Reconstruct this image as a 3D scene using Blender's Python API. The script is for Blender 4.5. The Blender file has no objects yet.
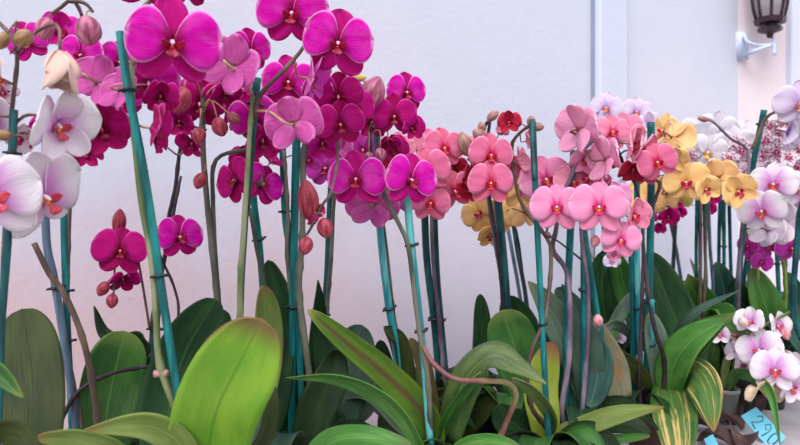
import bpy, math, random
from mathutils import Vector, Matrix
random.seed(7)
S = bpy.context.scene
COL = S.collection
F = 700.0
CZ = 1.30            # eye height
BT = 0.76            # bench top
CAM = Vector((0, 0, CZ))
UP = Vector((0, 0, 1))

def W(px, py, d):
    return Vector(((px-400)/F*d, d, CZ+(222.5-py)/F*d))

# ------------------------------------------------------------------ materials
def lin(c):
    def f(v):
        v /= 255.0
        return v/12.92 if v <= .04045 else ((v+.055)/1.055)**2.4
    return (f(c[0]), f(c[1]), f(c[2]), 1)

class NT:
    def __init__(s, name):
        s.m = bpy.data.materials.new(name); s.m.use_nodes = True
        s.t = s.m.node_tree; s.t.nodes.clear()
        s.out = s.n('ShaderNodeOutputMaterial')
    def n(s, typ, **kw):
        o = s.t.nodes.new(typ)
        for k, v in kw.items(): setattr(o, k, v)
        return o
    def l(s, a, b): s.t.links.new(a, b)
    def put(s, sock, v):
        if hasattr(v, 'is_output'): s.l(v, sock)
        else: sock.default_value = v
    def math(s, op, a, b=0.0, c=None, clamp=False):
        o = s.n('ShaderNodeMath', operation=op, use_clamp=clamp)
        s.put(o.inputs[0], a); s.put(o.inputs[1], b)
        if c is not None: s.put(o.inputs[2], c)
        return o.outputs[0]
    def smooth(s, v, a, b):
        o = s.n('ShaderNodeMapRange', interpolation_type='SMOOTHSTEP')
        s.put(o.inputs[0], v); o.inputs[1].default_value = a; o.inputs[2].default_value = b
        return o.outputs[0]
    def mix(s, f, a, b):
        o = s.n('ShaderNodeMix', data_type='RGBA')
        s.put(o.inputs[0], f); s.put(o.inputs[6], a); s.put(o.inputs[7], b)
        return o.outputs[2]
    def noise(s, vec, scale, detail=3, rough=.5):
        o = s.n('ShaderNodeTexNoise')
        if vec is not None: s.l(vec, o.inputs['Vector'])
        o.inputs['Scale'].default_value = scale; o.inputs['Detail'].default_value = detail
        o.inputs['Roughness'].default_value = rough
        return o.outputs[0]
    def comb(s, x, y, z=0.0):
        o = s.n('ShaderNodeCombineXYZ')
        s.put(o.inputs[0], x); s.put(o.inputs[1], y); s.put(o.inputs[2], z)
        return o.outputs[0]
    def bump(s, h, st, dist=.01):
        o = s.n('ShaderNodeBump'); o.inputs['Strength'].default_value = st
        o.inputs['Distance'].default_value = dist; s.l(h, o.inputs['Height'])
        return o.outputs[0]
    def finish(s, col, rough=.5, spec=.5, trans=0.0, tcol=None, bump=None, sheen=0, coat=0, metal=0, alpha=None):
        p = s.n('ShaderNodeBsdfPrincipled')
        s.put(p.inputs['Base Color'], col); s.put(p.inputs['Roughness'], rough)
        p.inputs['Specular IOR Level'].default_value = spec
        p.inputs['Metallic'].default_value = metal
        if coat: p.inputs['Coat Weight'].default_value = coat; p.inputs['Coat Roughness'].default_value = .25
        if bump is not None: s.l(bump, p.inputs['Normal'])
        if trans:
            t = s.n('ShaderNodeBsdfTranslucent'); s.put(t.inputs[0], tcol if tcol is not None else col)
            mx = s.n('ShaderNodeMixShader'); mx.inputs[0].default_value = trans
            s.l(p.outputs[0], mx.inputs[1]); s.l(t.outputs[0], mx.inputs[2]); s.l(mx.outputs[0], s.out.inputs[0])
        else: s.l(p.outputs[0], s.out.inputs[0])
        return s.m

def uvs(t):
    u = t.n('ShaderNodeUVMap'); u.uv_map = 'UV'
    x = t.n('ShaderNodeSeparateXYZ'); t.l(u.outputs[0], x.inputs[0])
    a = t.math('MULTIPLY_ADD', x.outputs[0], 2.0, -1.0)      # across -1..1
    return a, t.math('ABSOLUTE', a), x.outputs[1]

MC = {}
def petal_mat(key, base, rim, throat, vein, vs=.35, rimw=.88, thr=.3, spots=None, rims=.9):
    if key in MC: return MC[key]
    t = NT(key); s, a, v = uvs(t)
    rnd = t.n('ShaderNodeObjectInfo').outputs['Random']
    st = t.noise(t.comb(t.math('MULTIPLY', s, 11.0), t.math('MULTIPLY', v, 1.3), t.math('MULTIPLY', rnd, 30.0)), 1.6, 3, .6)
    mk = t.smooth(st, .45, .68)
    col = t.mix(t.math('MULTIPLY', mk, vs), lin(base), lin(vein))
    big = t.noise(t.comb(s, v, t.math('MULTIPLY', rnd, 50.0)), 1.7, 2)
    col = t.mix(t.math('MULTIPLY', t.smooth(big, .4, .75), .12), col, lin(rim))
    th = t.math('SUBTRACT', 1.0, t.smooth(t.math('ADD', v, t.math('MULTIPLY', st, .15)), .08, thr+.12))
    col = t.mix(th, col, lin(throat))
    if spots:
        vo = t.n('ShaderNodeTexVoronoi'); t.l(t.comb(t.math('MULTIPLY', s, 1.6), t.math('MULTIPLY', v, 3.0), t.math('MULTIPLY', rnd, 20.0)), vo.inputs['Vector'])
        vo.inputs['Scale'].default_value = 1.25
        sp = t.math('SUBTRACT', 1.0, t.smooth(vo.outputs['Distance'], .36, .44))
        col = t.mix(sp, col, lin(spots))
    e = t.smooth(t.math('MAXIMUM', a, v), rimw, .99)
    col = t.mix(t.math('MULTIPLY', e, rims), col, lin(rim))
    bm = t.bump(st, .25, .02)
    MC[key] = t.finish(col, .55, .16, .28, col, bm)
    return MC[key]

def leaf_mat(key, base, alt, rib, rim=None, rough=.34, scars=None, trans=.12, rimv=.86, spec=.16, streak=.35, ribw=.05):
    if key in MC: return MC[key]
    t = NT(key); s, a, v = uvs(t)
    rnd = t.n('ShaderNodeObjectInfo').outputs['Random']
    z = t.math('MULTIPLY', rnd, 40.0)
    st = t.noise(t.comb(t.math('MULTIPLY', s, 9.0), t.math('MULTIPLY', v, 1.0), z), 2.0, 3, .6)
    bl = t.noise(t.comb(s, t.math('MULTIPLY', v, 2.2), z), 1.5, 3, .55)
    col = t.mix(t.smooth(bl, .36, .66), lin(base), lin(alt))
    col = t.mix(t.math('MULTIPLY', t.smooth(st, .42, .7), streak), col, lin(alt))
    rb = t.math('SUBTRACT', 1.0, t.smooth(a, ribw*.3, ribw))
    col = t.mix(t.math('MULTIPLY', rb, .6), col, lin(rib))
    if scars:
        sc = t.noise(t.comb(t.math('MULTIPLY', s, 3.0), t.math('MULTIPLY', v, .9), z), 1.5, 4, .6)
        col = t.mix(t.math('MULTIPLY', t.smooth(sc, .52, .62), t.smooth(v, .05, .4)), col, lin(scars))
    if rim:
        e = t.smooth(t.math('MAXIMUM', t.math('MULTIPLY', a, t.smooth(v, .3, .95)), v), rimv, 1.0)
        col = t.mix(t.math('MULTIPLY', e, .85), col, lin(rim))
    fine = t.noise(t.comb(t.math('MULTIPLY', s, 30.0), t.math('MULTIPLY', v, 14.0), z), 3.0, 3, .6)
    h = t.math('ADD', t.math('MULTIPLY', st, .6), t.math('MULTIPLY', fine, .25))
    MC[key] = t.finish(col, t.math('MULTIPLY_ADD', fine, .16, rough-.04), spec, trans, col, t.bump(h, .22, .01))
    return MC[key]

def plain(key, c1, c2, scale=20, rough=.5, spec=.4, stretch=(1, 1, 1), bmp=.2, metal=0, trans=0, lo=.4, hi=.65):
    if key in MC: return MC[key]
    t = NT(key)
    tc = t.n('ShaderNodeTexCoord'); mp = t.n('ShaderNodeMapping'); mp.inputs['Scale'].default_value = stretch
    t.l(tc.outputs['Object'], mp.inputs[0])
    n = t.noise(mp.outputs[0], scale, 4, .6)
    col = t.mix(t.smooth(n, lo, hi), lin(c1), lin(c2))
    MC[key] = t.finish(col, rough, spec, trans, None, t.bump(n, bmp, .004), metal=metal)
    return MC[key]

STK = {
 'teal': plain('stake_teal_paint', (6, 84, 88), (24, 132, 132), 60, .5, .3, (1, 1, .12)),
 'bright': plain('stake_bright_teal_paint', (38, 140, 152), (110, 196, 200), 60, .5, .3, (1, 1, .12)),
 'dark': plain('stake_dark_green_paint', (14, 58, 62), (32, 96, 100), 60, .5, .3, (1, 1, .12)),
 'slate': plain('stake_slate_blue_paint', (70, 90, 112), (104, 124, 144), 60, .5, .3, (1, 1, .12)),
}
STM = {
 'green': plain('stem_green_skin', (92, 112, 66), (142, 146, 110), 26, .5, .4, (1, 1, .35)),
 'brown': plain('stem_brown_skin', (78, 60, 56), (116, 98, 84), 26, .5, .4, (1, 1, .35)),
 'dark': plain('stem_dark_skin', (44, 30, 40), (76, 56, 66), 26, .5, .4, (1, 1, .35)),
 'gray': plain('stem_grey_green_skin', (70, 76, 66), (112, 112, 98), 26, .5, .4, (1, 1, .35)),
 'mauve': plain('stem_mauve_skin', (90, 72, 92), (140, 122, 142), 26, .5, .4, (1, 1, .35)),
 'lime': plain('stem_fresh_green_skin', (110, 140, 50), (150, 176, 84), 26, .5, .4, (1, 1, .35)),
 'rose': plain('stem_rose_skin', (120, 72, 74), (150, 140, 92), 9, .45, .4, (1, 1, 1)),
}
PED = {'m': plain('pedicel_rose_green', (150, 116, 96), (196, 168, 132), 30, .5),
       'b': plain('pedicel_brown', (96, 66, 64), (140, 104, 96), 30, .5)}
CLIP = plain('clip_black_plastic', (20, 26, 32), (40, 46, 54), 30, .4)
TIE = plain('tie_pink_plastic', (190, 140, 140), (214, 170, 168), 30, .5)

# ------------------------------------------------------------------ mesh tools
class MB:
    def __init__(s): s.v = []; s.f = []; s.m = []; s.uv = []
    def add(s, vs, fs, mi=0, uv=None):
        b = len(s.v); s.v += [tuple(p) for p in vs]
        s.uv += uv if uv else [(0.5, 0.5)]*len(vs)
        for k, f in enumerate(fs):
            s.f.append(tuple(b+i for i in f)); s.m.append(mi[k] if isinstance(mi, list) else mi)
    def mesh(s, name, mats, smooth=True):
        me = bpy.data.meshes.new(name); me.from_pydata(s.v, [], s.f)
        for m in mats: me.materials.append(m)
        me.polygons.foreach_set('material_index', s.m)
        me.polygons.foreach_set('use_smooth', [smooth]*len(s.f))
        ul = me.uv_layers.new(name='UV')
        for l in me.loops: ul.data[l.index].uv = s.uv[l.vertex_index]
        me.update(); return me

def catmull(P, n):
    P = [Vector(p) for p in P]
    if len(P) == 2: return [P[0].lerp(P[1], i/n) for i in range(n+1)]
    Q = [P[0]*2-P[1]]+P+[P[-1]*2-P[-2]]
    # arc length reparam
    dense = []
    for i in range(1, len(Q)-2):
        for k in range(16):
            t = k/16; a, b, c, d = Q[i-1:i+3]
            dense.append(.5*((2*b)+(c-a)*t+(2*a-5*b+4*c-d)*t*t+(3*b-a-3*c+d)*t**3))
    dense.append(P[-1])
    L = [0]
    for i in range(1, len(dense)): L.append(L[-1]+(dense[i]-dense[i-1]).length)
    out = []; j = 0
    for i in range(n+1):
        s = L[-1]*i/n
        while j < len(L)-2 and L[j+1] < s: j += 1
        seg = L[j+1]-L[j]
        out.append(dense[j].lerp(dense[j+1], min(1, max(0, (s-L[j])/seg)) if seg > 1e-9 else 0))
    return out

def tube(mb, P, r0, r1=None, mi=0, n=8, nodes=0.0, seg=None, smooth=True):
    r1 = r0 if r1 is None else r1
    P = [Vector(p) for p in P]
    Lt = sum((P[i+1]-P[i]).length for i in range(len(P)-1))
    seg = seg or max(6, min(60, int(Lt/.012)))
    C = catmull(P, seg) if smooth else P
    T = [(C[min(i+1, len(C)-1)]-C[max(i-1, 0)]).normalized() for i in range(len(C))]
    u = T[0].orthogonal().normalized(); vs = []; acc = 0
    for i, c in enumerate(C):
        if i:
            u = (u-T[i]*u.dot(T[i])).normalized(); acc += (C[i]-C[i-1]).length
        w = T[i].cross(u); t = i/(len(C)-1); r = r0+(r1-r0)*t
        if nodes:
            ph = (acc % nodes)/nodes; r *= 1+.32*math.exp(-((ph-.5)*nodes/.004)**2)
        for k in range(n):
            a = 2*math.pi*k/n; vs.append(c+(u*math.cos(a)+w*math.sin(a))*r)
    fs = []
    for i in range(len(C)-1):
        for k in range(n):
            k2 = (k+1) % n; fs.append((i*n+k, i*n+k2, (i+1)*n+k2, (i+1)*n+k))
    fs.append(tuple(range(n-1, -1, -1))); fs.append(tuple((len(C)-1)*n+k for k in range(n)))
    mb.add(vs, fs, mi)
    return C

def sheet(mb, G, th, mf=0, mbk=1, vt=None):
    """G[i][j] grid of points, i along, j across; closed thin solid"""
    n, m = len(G), len(G[0]); N = []
    for i in range(n):
        for j in range(m):
            a = G[min(i+1, n-1)][j]-G[max(i-1, 0)][j]; b = G[i][min(j+1, m-1)]-G[i][max(j-1, 0)]
            c = b.cross(a)
            N.append(c.normalized() if c.length > 1e-12 else None)
    for k in range(n*m):
        if N[k] is None:
            i = k//m; N[k] = N[(i-1)*m+m//2] if i else N[(i+1)*m+m//2]
            if N[k] is None: N[k] = Vector((0, 0, 1))
    vs = []; uv = []
    for i in range(n):
        for j in range(m):
            vs.append(G[i][j]+N[i*m+j]*th*.5); uv.append((j/(m-1), vt[i] if vt else i/(n-1)))
    for i in range(n):
        for j in range(m):
            vs.append(G[i][j]-N[i*m+j]*th*.5); uv.append((j/(m-1), vt[i] if vt else i/(n-1)))
    o = n*m; fs = []; mi = []
    for i in range(n-1):
        for j in range(m-1):
            a, b, c, d = i*m+j, i*m+j+1, (i+1)*m+j+1, (i+1)*m+j
            fs.append((a, b, c, d)); mi.append(mf); fs.append((o+d, o+c, o+b, o+a)); mi.append(mbk)
    ring = [i*m for i in range(n)]+[(n-1)*m+j for j in range(1, m)]+[i*m+m-1 for i in range(n-2, -1, -1)]+[j for j in range(m-2, 0, -1)]
    for k in range(len(ring)):
        a, b = ring[k], ring[(k+1) % len(ring)]
        fs.append((a, b, o+b, o+a)); mi.append(mf)
    mb.add(vs, fs, mi, uv)

def ball(mb, c, r, mi=0, n=8, m=6, R=None, pinch=0, lobes=0):
    c = Vector(c); vs = []; fs = []
    rx, ry, rz = r if isinstance(r, (tuple, list)) else (r, r, r)
    for i in range(m+1):
        th = math.pi*i/m
        for k in range(n):
            a = 2*math.pi*k/n; q = 1+lobes*math.cos(3*a)
            zz = math.cos(th); ss = math.sin(th)*(1-pinch*max(0, zz)**2)
            p = Vector((rx*ss*math.cos(a)*q, ry*ss*math.sin(a)*q, rz*zz))
            if R is not None: p = R @ p
            vs.append(c+p)
    for i in range(m):
        for k in range(n):
            k2 = (k+1) % n; fs.append((i*n+k, (i+1)*n+k, (i+1)*n+k2, i*n+k2))
    mb.add(vs, fs, mi, [((k % n)/n, (k//n)/m) for k in range(len(vs))])

def link(name, me, parent=None, loc=None):
    o = bpy.data.objects.new(name, me); COL.objects.link(o)
    if parent is not None: o.parent = parent
    if loc is not None: o.location = loc
    return o
def tag(o, label=None, cat=None, group=None, kind=None):
    if label: o['label'] = label
    if cat: o['category'] = cat
    if group: o['group'] = group
    if kind: o['kind'] = kind
    return o
def box(mb, lo, hi, mi=0, R=None, c=None):
    x0, y0, z0 = lo; x1, y1, z1 = hi
    vs = [Vector(p) for p in ((x0,y0,z0),(x1,y0,z0),(x1,y1,z0),(x0,y1,z0),(x0,y0,z1),(x1,y0,z1),(x1,y1,z1),(x0,y1,z1))]
    if R is not None: vs = [R @ v for v in vs]
    if c is not None: vs = [v+c for v in vs]
    mb.add(vs, [(0,3,2,1),(4,5,6,7),(0,1,5,4),(1,2,6,5),(2,3,7,6),(3,0,4,7)], mi)

# ------------------------------------------------------------------ flower varieties
# base, rim, throat, vein, back(base,vein), lip, column, callus, bud colours
VAR = {
 'magenta': dict(p=((230, 0, 190), (255, 176, 242), (168, 0, 84), (204, 0, 156)), s=((206, 0, 140), (236, 80, 190), (150, 0, 80), (176, 0, 110)), b=((226, 74, 160), (240, 150, 200), (208, 100, 150), (176, 24, 112)), lip=((160, 0, 62), (188, 14, 50)), col=(244, 180, 222), cal=(206, 90, 70), bud=((160, 40, 84), (200, 92, 124))),
 'deep': dict(p=((208, 0, 138), (236, 84, 190), (140, 0, 62), (176, 0, 106)), s=((186, 0, 108), (214, 50, 150), (130, 0, 60), (156, 0, 84)), b=((196, 30, 116), (220, 100, 160), (170, 60, 110), (146, 6, 84)), lip=((136, 0, 44), (160, 10, 40)), col=(230, 120, 170), cal=(190, 70, 60), bud=((146, 36, 66), (190, 84, 100))),
 'orchid': dict(p=((230, 50, 206), (250, 170, 240), (196, 20, 136), (206, 40, 170)), s=((216, 56, 186), (242, 150, 226), (200, 40, 150), (196, 40, 156)), b=((222, 92, 184), (244, 170, 220), (214, 130, 176), (190, 40, 146)), lip=((180, 0, 84), (200, 40, 70)), col=(246, 200, 230), cal=(216, 110, 80), bud=((150, 66, 100), (206, 130, 156))),
 'coral': dict(p=((240, 112, 146), (254, 184, 194), (222, 20, 76), (226, 70, 112)), s=((236, 104, 132), (250, 166, 174), (216, 30, 76), (220, 66, 100)), b=((240, 140, 154), (250, 190, 194), (232, 120, 134), (220, 90, 114)), lip=((200, 0, 60), (226, 100, 50)), col=(250, 176, 190), cal=(236, 150, 50), bud=((158, 104, 104), (196, 150, 140))),
 'crimson': dict(p=((206, 40, 80), (232, 110, 130), (170, 0, 50), (180, 16, 60)), s=((196, 30, 70), (226, 90, 110), (160, 0, 50), (170, 10, 54)),
                 b=((196, 70, 90), (220, 120, 130), (180, 80, 90), (160, 40, 70)), lip=((170, 0, 40), (200, 60, 40)), col=(240, 150, 170), cal=(226, 120, 60), bud=((150, 70, 80), (190, 120, 110))),
 'pink': dict(p=((248, 160, 192), (255, 206, 222), (232, 60, 132), (240, 116, 162)), s=((248, 148, 178), (255, 196, 210), (232, 70, 134), (236, 106, 150)), b=((246, 172, 194), (255, 212, 220), (238, 160, 180), (236, 126, 162)), lip=((210, 16, 104), (240, 170, 50)), col=(252, 206, 226), cal=(250, 210, 60), bud=((206, 120, 140), (240, 184, 186))),
 'salmon': dict(p=((240, 140, 160), (252, 196, 202), (224, 50, 104), (224, 96, 130)), s=((238, 132, 150), (250, 184, 190), (220, 60, 104), (220, 90, 118)), b=((240, 152, 166), (250, 198, 200), (230, 140, 150), (222, 108, 134)), lip=((204, 6, 80), (236, 130, 60)), col=(250, 190, 200), cal=(246, 180, 60), bud=((150, 104, 100), (190, 150, 138))),
 'yellow': dict(p=((252, 208, 122), (255, 230, 168), (240, 184, 100), (238, 184, 110)), s=((250, 202, 116), (252, 222, 160), (240, 176, 96), (234, 174, 100)), b=((252, 204, 132), (254, 224, 174), (238, 186, 124), (232, 176, 112)), lip=((204, 10, 96), (222, 50, 120)), col=(250, 200, 180), cal=(250, 210, 60), bud=((190, 180, 96), (220, 190, 110))),
 'white': dict(p=((246, 244, 250), (252, 252, 254), (236, 200, 236), (240, 228, 246)), s=((246, 242, 250), (252, 252, 254), (238, 222, 238), (238, 230, 244)), b=((246, 240, 248), (252, 250, 254), (240, 230, 236), (236, 224, 238)), lip=((236, 190, 90), (246, 216, 120)), col=(250, 236, 244), cal=(246, 200, 70), bud=((206, 190, 150), (232, 214, 190)), thr=.2),
 'flush': dict(p=((246, 238, 248), (252, 251, 254), (224, 140, 224), (238, 216, 242)), s=((246, 236, 246), (252, 250, 254), (230, 170, 226), (236, 214, 238)), b=((244, 228, 240), (251, 246, 251), (232, 200, 228), (234, 206, 234)), lip=((214, 76, 96), (240, 130, 60)), col=(248, 220, 236), cal=(248, 190, 60), bud=((214, 190, 180), (238, 220, 214)), thr=.72),
 'cream': dict(p=((246, 214, 204), (251, 240, 236), (240, 196, 184), (238, 200, 192)), s=((246, 212, 200), (251, 236, 230), (240, 196, 180), (238, 196, 186)), b=((246, 206, 188), (251, 232, 222), (240, 196, 180), (236, 192, 180)), lip=((206, 60, 40), (240, 140, 60)), col=(250, 226, 214), cal=(240, 150, 60), bud=((140, 104, 70), (184, 150, 110))),
 'lilac': dict(p=((226, 208, 240), (240, 232, 248), (212, 170, 230), (216, 190, 234)), s=((224, 206, 238), (240, 230, 246), (210, 170, 228), (212, 186, 232)), b=((230, 214, 238), (242, 232, 246), (218, 188, 230), (216, 190, 232)), lip=((220, 130, 120), (240, 180, 110)), col=(246, 226, 240), cal=(246, 200, 90), bud=((190, 170, 190), (220, 204, 216)), thr=.5),
 'harlequin': dict(p=((244, 232, 240), (250, 246, 250), (176, 6, 110), (240, 226, 238)), s=((244, 230, 236), (250, 246, 250), (190, 20, 120), (236, 214, 230)),
                 b=((238, 214, 230), (248, 236, 244), (220, 140, 190), (214, 150, 200)), lip=((190, 6, 110), (214, 60, 130)), col=(240, 200, 220), cal=(236, 200, 80), bud=((180, 150, 110), (210, 180, 150)), spots=(158, 0, 100)),
}
WH = petal_mat  # alias
def pale(c, f): return tuple(int(x+(255-x)*f) for x in c)
for k_, f_ in (('coral', .12), ('salmon', .12), ('pink', .1), ('yellow', .18), ('lilac', .3), ('flush', .3), ('cream', .2), ('orchid', .06)):
    for q_ in 'psb': VAR[k_][q_] = tuple(pale(c, f_ if i != 2 else 0) for i, c in enumerate(VAR[k_][q_]))
for k_ in ('coral', 'salmon', 'pink'):
    for q_ in 'psb': VAR[k_][q_] = tuple((min(255, c[0]+2), c[1], min(255, c[2]+16)) for c in VAR[k_][q_])
VM = {}
def vmats(v):
    if v in VM: return VM[v]
    d = VAR[v]; th = d.get('thr', .3); sp = d.get('spots')
    P = petal_mat(v+'_petal', *d['p'], thr=th, spots=sp); Sx = petal_mat(v+'_sepal', *d['s'], thr=th, spots=sp, rims=.4)
    B = petal_mat(v+'_back', *d['b'], vs=.75, thr=.2, rims=.5)
    t = NT(v+'_lip'); s, a, vv = uvs(t)
    n = t.noise(t.comb(t.math('MULTIPLY', s, 4.0), t.math('MULTIPLY', vv, 3.0)), 2.5, 2)
    c = t.mix(t.smooth(t.math('ADD', vv, t.math('MULTIPLY', n, .3)), .2, .5), lin(d['lip'][1]), lin(d['lip'][0])); L = t.finish(c, .4, .5, .15, c)
    C = plain(v+'_column', d['col'], tuple(min(255, x+8) for x in d['col']), 8, .4)
    K = plain(v+'_callus', d['cal'], d['cal'], 8, .4)
    t = NT(v+'_bud'); s, a, vv = uvs(t)
    n = t.noise(t.comb(t.math('MULTIPLY', s, 2.5), t.math('MULTIPLY', vv, 1.0)), 2.5, 3)
    c = t.mix(t.smooth(n, .4, .65), lin(d['bud'][0]), lin(d['bud'][1])); Bd = t.finish(c, .45, .4, .1, c)
    VM[v] = (P, Sx, B, L, C, K, Bd); return VM[v]

def tepal(mb, ang, L, Wd, c, f0, f1, z0, cross, seed, base=.2, q=.5, asym=0, n=13, m=9, ruff=.03):
    rg = random.Random(seed); ph = rg.uniform(0, 6); L *= rg.uniform(.94, 1.05); Wd *= rg.uniform(.9, 1.06); f1 += rg.uniform(-.12, .12); f0 += rg.uniform(-.06, .08)
    d = Vector((math.cos(ang), math.sin(ang), 0)); sd = Vector((math.sin(ang), -math.cos(ang), 0))
    G = []; r = .025; z = z0
    for i in range(n):
        # denser sampling to the tip for a round outline
        t = math.sin(math.pi/2*i/(n-1)); tp = math.sin(math.pi/2*max(0, i-1)/(n-1))
        f = f0+f1*t; r += (t-tp)*L*math.cos(f); z += (t-tp)*L*math.sin(f)
        w = Wd*(base+(1-base)*math.sin(math.pi/2*min(1, t/c))**.8) if t < c else Wd*max(0, 1-((t-c)/(1-c))**2)**q
        if i == n-1: w = Wd*.02
        nrm = Vector((-math.sin(f)*d.x, -math.sin(f)*d.y, math.cos(f)))
        row = []
        for j in range(m):
            s = j/(m-1)*2-1
            p = d*r+Vector((0, 0, z))+sd*(s*w+asym*w*(1-t)*.6)
            p = p+nrm*(cross*w*s*s-.025*math.exp(-(s/.16)**2)*Wd/.2*.4+ruff*math.sin(5*s+ph+4*t)*abs(s)*t)
            row.append(p)
        G.append(row)
    sheet(mb, G, .010, vt=[math.sin(math.pi/2*i/(n-1)) for i in range(n)])

SHP = {  # petal f0,f1,cross ; sepal f0,f1,cross
 'open': (.16, -.30, -.10, -.1, -.1, .1),
 'flat': (.05, -.15, -.05, -.05, -.05, .12),
 'half': (.62, -.3, -.25, .5, -.1, .5),
 'cup': (.95, .55, .3, .95, .6, .32),
 'back': (-.1, -.3, .10, -.25, -.25, .2),
 'droop': (.3, .5, -.4, .2, .6, -.3),
}
FM = {}
def flower_meshes(v, shp, k):
    key = (v, shp, k)
    if key in FM: return FM[key]
    P, Sx, B, L, C, K, _ = vmats(v); a = SHP[shp]; R = math.radians; rg = random.Random(hash_(key))
    mb = MB(); j = lambda x: R(x+rg.uniform(-7, 7))
    small = v == 'harlequin'
    sw = .17 if not small else .19
    tepal(mb, j(90), .46, sw+.03, .55, a[3], a[4], 0, a[5], rg.random(), .35)
    tepal(mb, j(-48), .47, sw+.01, .5, a[3], a[4], -.012, a[5], rg.random(), .4)
    tepal(mb, j(-132), .47, sw+.01, .5, a[3], a[4], -.012, a[5], rg.random(), .4)
    ms = mb.mesh('sepals', [Sx, B])
    pet = []
    for ang, s in ((14, 1), (166, -1)):
        mb = MB()
        tepal(mb, j(ang), .485, .33 if not small else .2, .56, a[0], a[1], .042, a[2], rg.random(), .12, .5, -.12*s, n=15, m=11)
        pet.append(mb.mesh('petal', [P, B]))
    # lip : arrow shaped mid lobe, two upright side lobes, callus, column
    mb = MB(); G = []
    for i in range(9):
        t = i/8; y = -.045-.17*t+.05*t*t; z = .03+.13*math.sin(t*2.2)
        w = (.022+.012*t) if t < .3 else .075*max(.05, (1-((t-.45)/.55)**2 if t > .45 else .6+.4*(t-.3)/.15))
        G.append([Vector((s*w, y, z+.035*s*s-.01)) for s in (-1, -.5, 0, .5, 1)])
    sheet(mb, G, .012, 0, 0)
    for sg in (-1, 1):
        G = []
        for i in range(8):
            t = i/7; w = .045*math.sqrt(max(.02, 1-(2*t-1)**2))+.008
            c = Vector((sg*(.025+.075*math.sin(t*1.5)), -.05+.03*t, .03+.12*t))
            G.append([c+Vector((sg*.02*(1-s*s)*t, s*w+.015*t, .01*s)) for s in (-1, -.5, 0, .5, 1)])
        sheet(mb, G, .010, 0, 0)
    ball(mb, (0, -.05, .07), (.02, .016, .02), 2)
    Rt = Matrix.Rotation(R(-62), 3, 'X')
    ball(mb, (0, .0, .06), (.027, .024, .062), 1, R=Matrix.Rotation(R(18), 3, 'X'))
    ml = mb.mesh('lip', [L, C, K])
    FM[key] = (ms, pet, ml); return FM[key]
def hash_(key): return sum((i+1)*ord(c) for i, c in enumerate(str(key)))

LV = []
def leafgrid(C, wmax, ref, roll=(0, 0), c=.55, base=.35, q=.5, p=2.0, cup=.2, keel=.05, wave=0, m=13, seed=0):
    nf = len(C)-1; n = 26; G = []; LV.clear(); C0 = C; C = []
    for i in range(n+1):
        t = .35*i/n+.65*math.sin(math.pi/2*i/n); LV.append(t); x = t*nf; k = min(nf-1, int(x)); C.append(C0[k].lerp(C0[k+1], x-k))
    for i, pt in enumerate(C):
        t = LV[i]
        T = (C[min(i+1, n)]-C[max(i-1, 0)]).normalized()
        V = (CAM-pt).normalized() if ref is None else ref
        Wv = T.cross(V)
        if Wv.length < .05: Wv = T.cross(Vector((0, -1, 0)))
        Wv.normalize(); N = Wv.cross(T)
        a = math.radians(roll[0]+(roll[1]-roll[0])*t)
        Rm = Matrix.Rotation(a, 3, T); Wv = Rm @ Wv; N = Rm @ N
        w = wmax*(base+(1-base)*math.sin(math.pi/2*min(1, t/c))) if t < c else wmax*max(0, 1-((t-c)/(1-c))**p)**q
        if i == n: w = wmax*.015
        row = []
        for j in range(m):
            s = j/(m-1)*2-1
            row.append(pt+Wv*(s*w)+N*(cup*w*s*s-keel*wmax*math.exp(-(s/.12)**2)*(1-t*t)+wave*wmax*math.sin(7*t+seed+s)*abs(s)))
        G.append(row)
    return G

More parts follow.
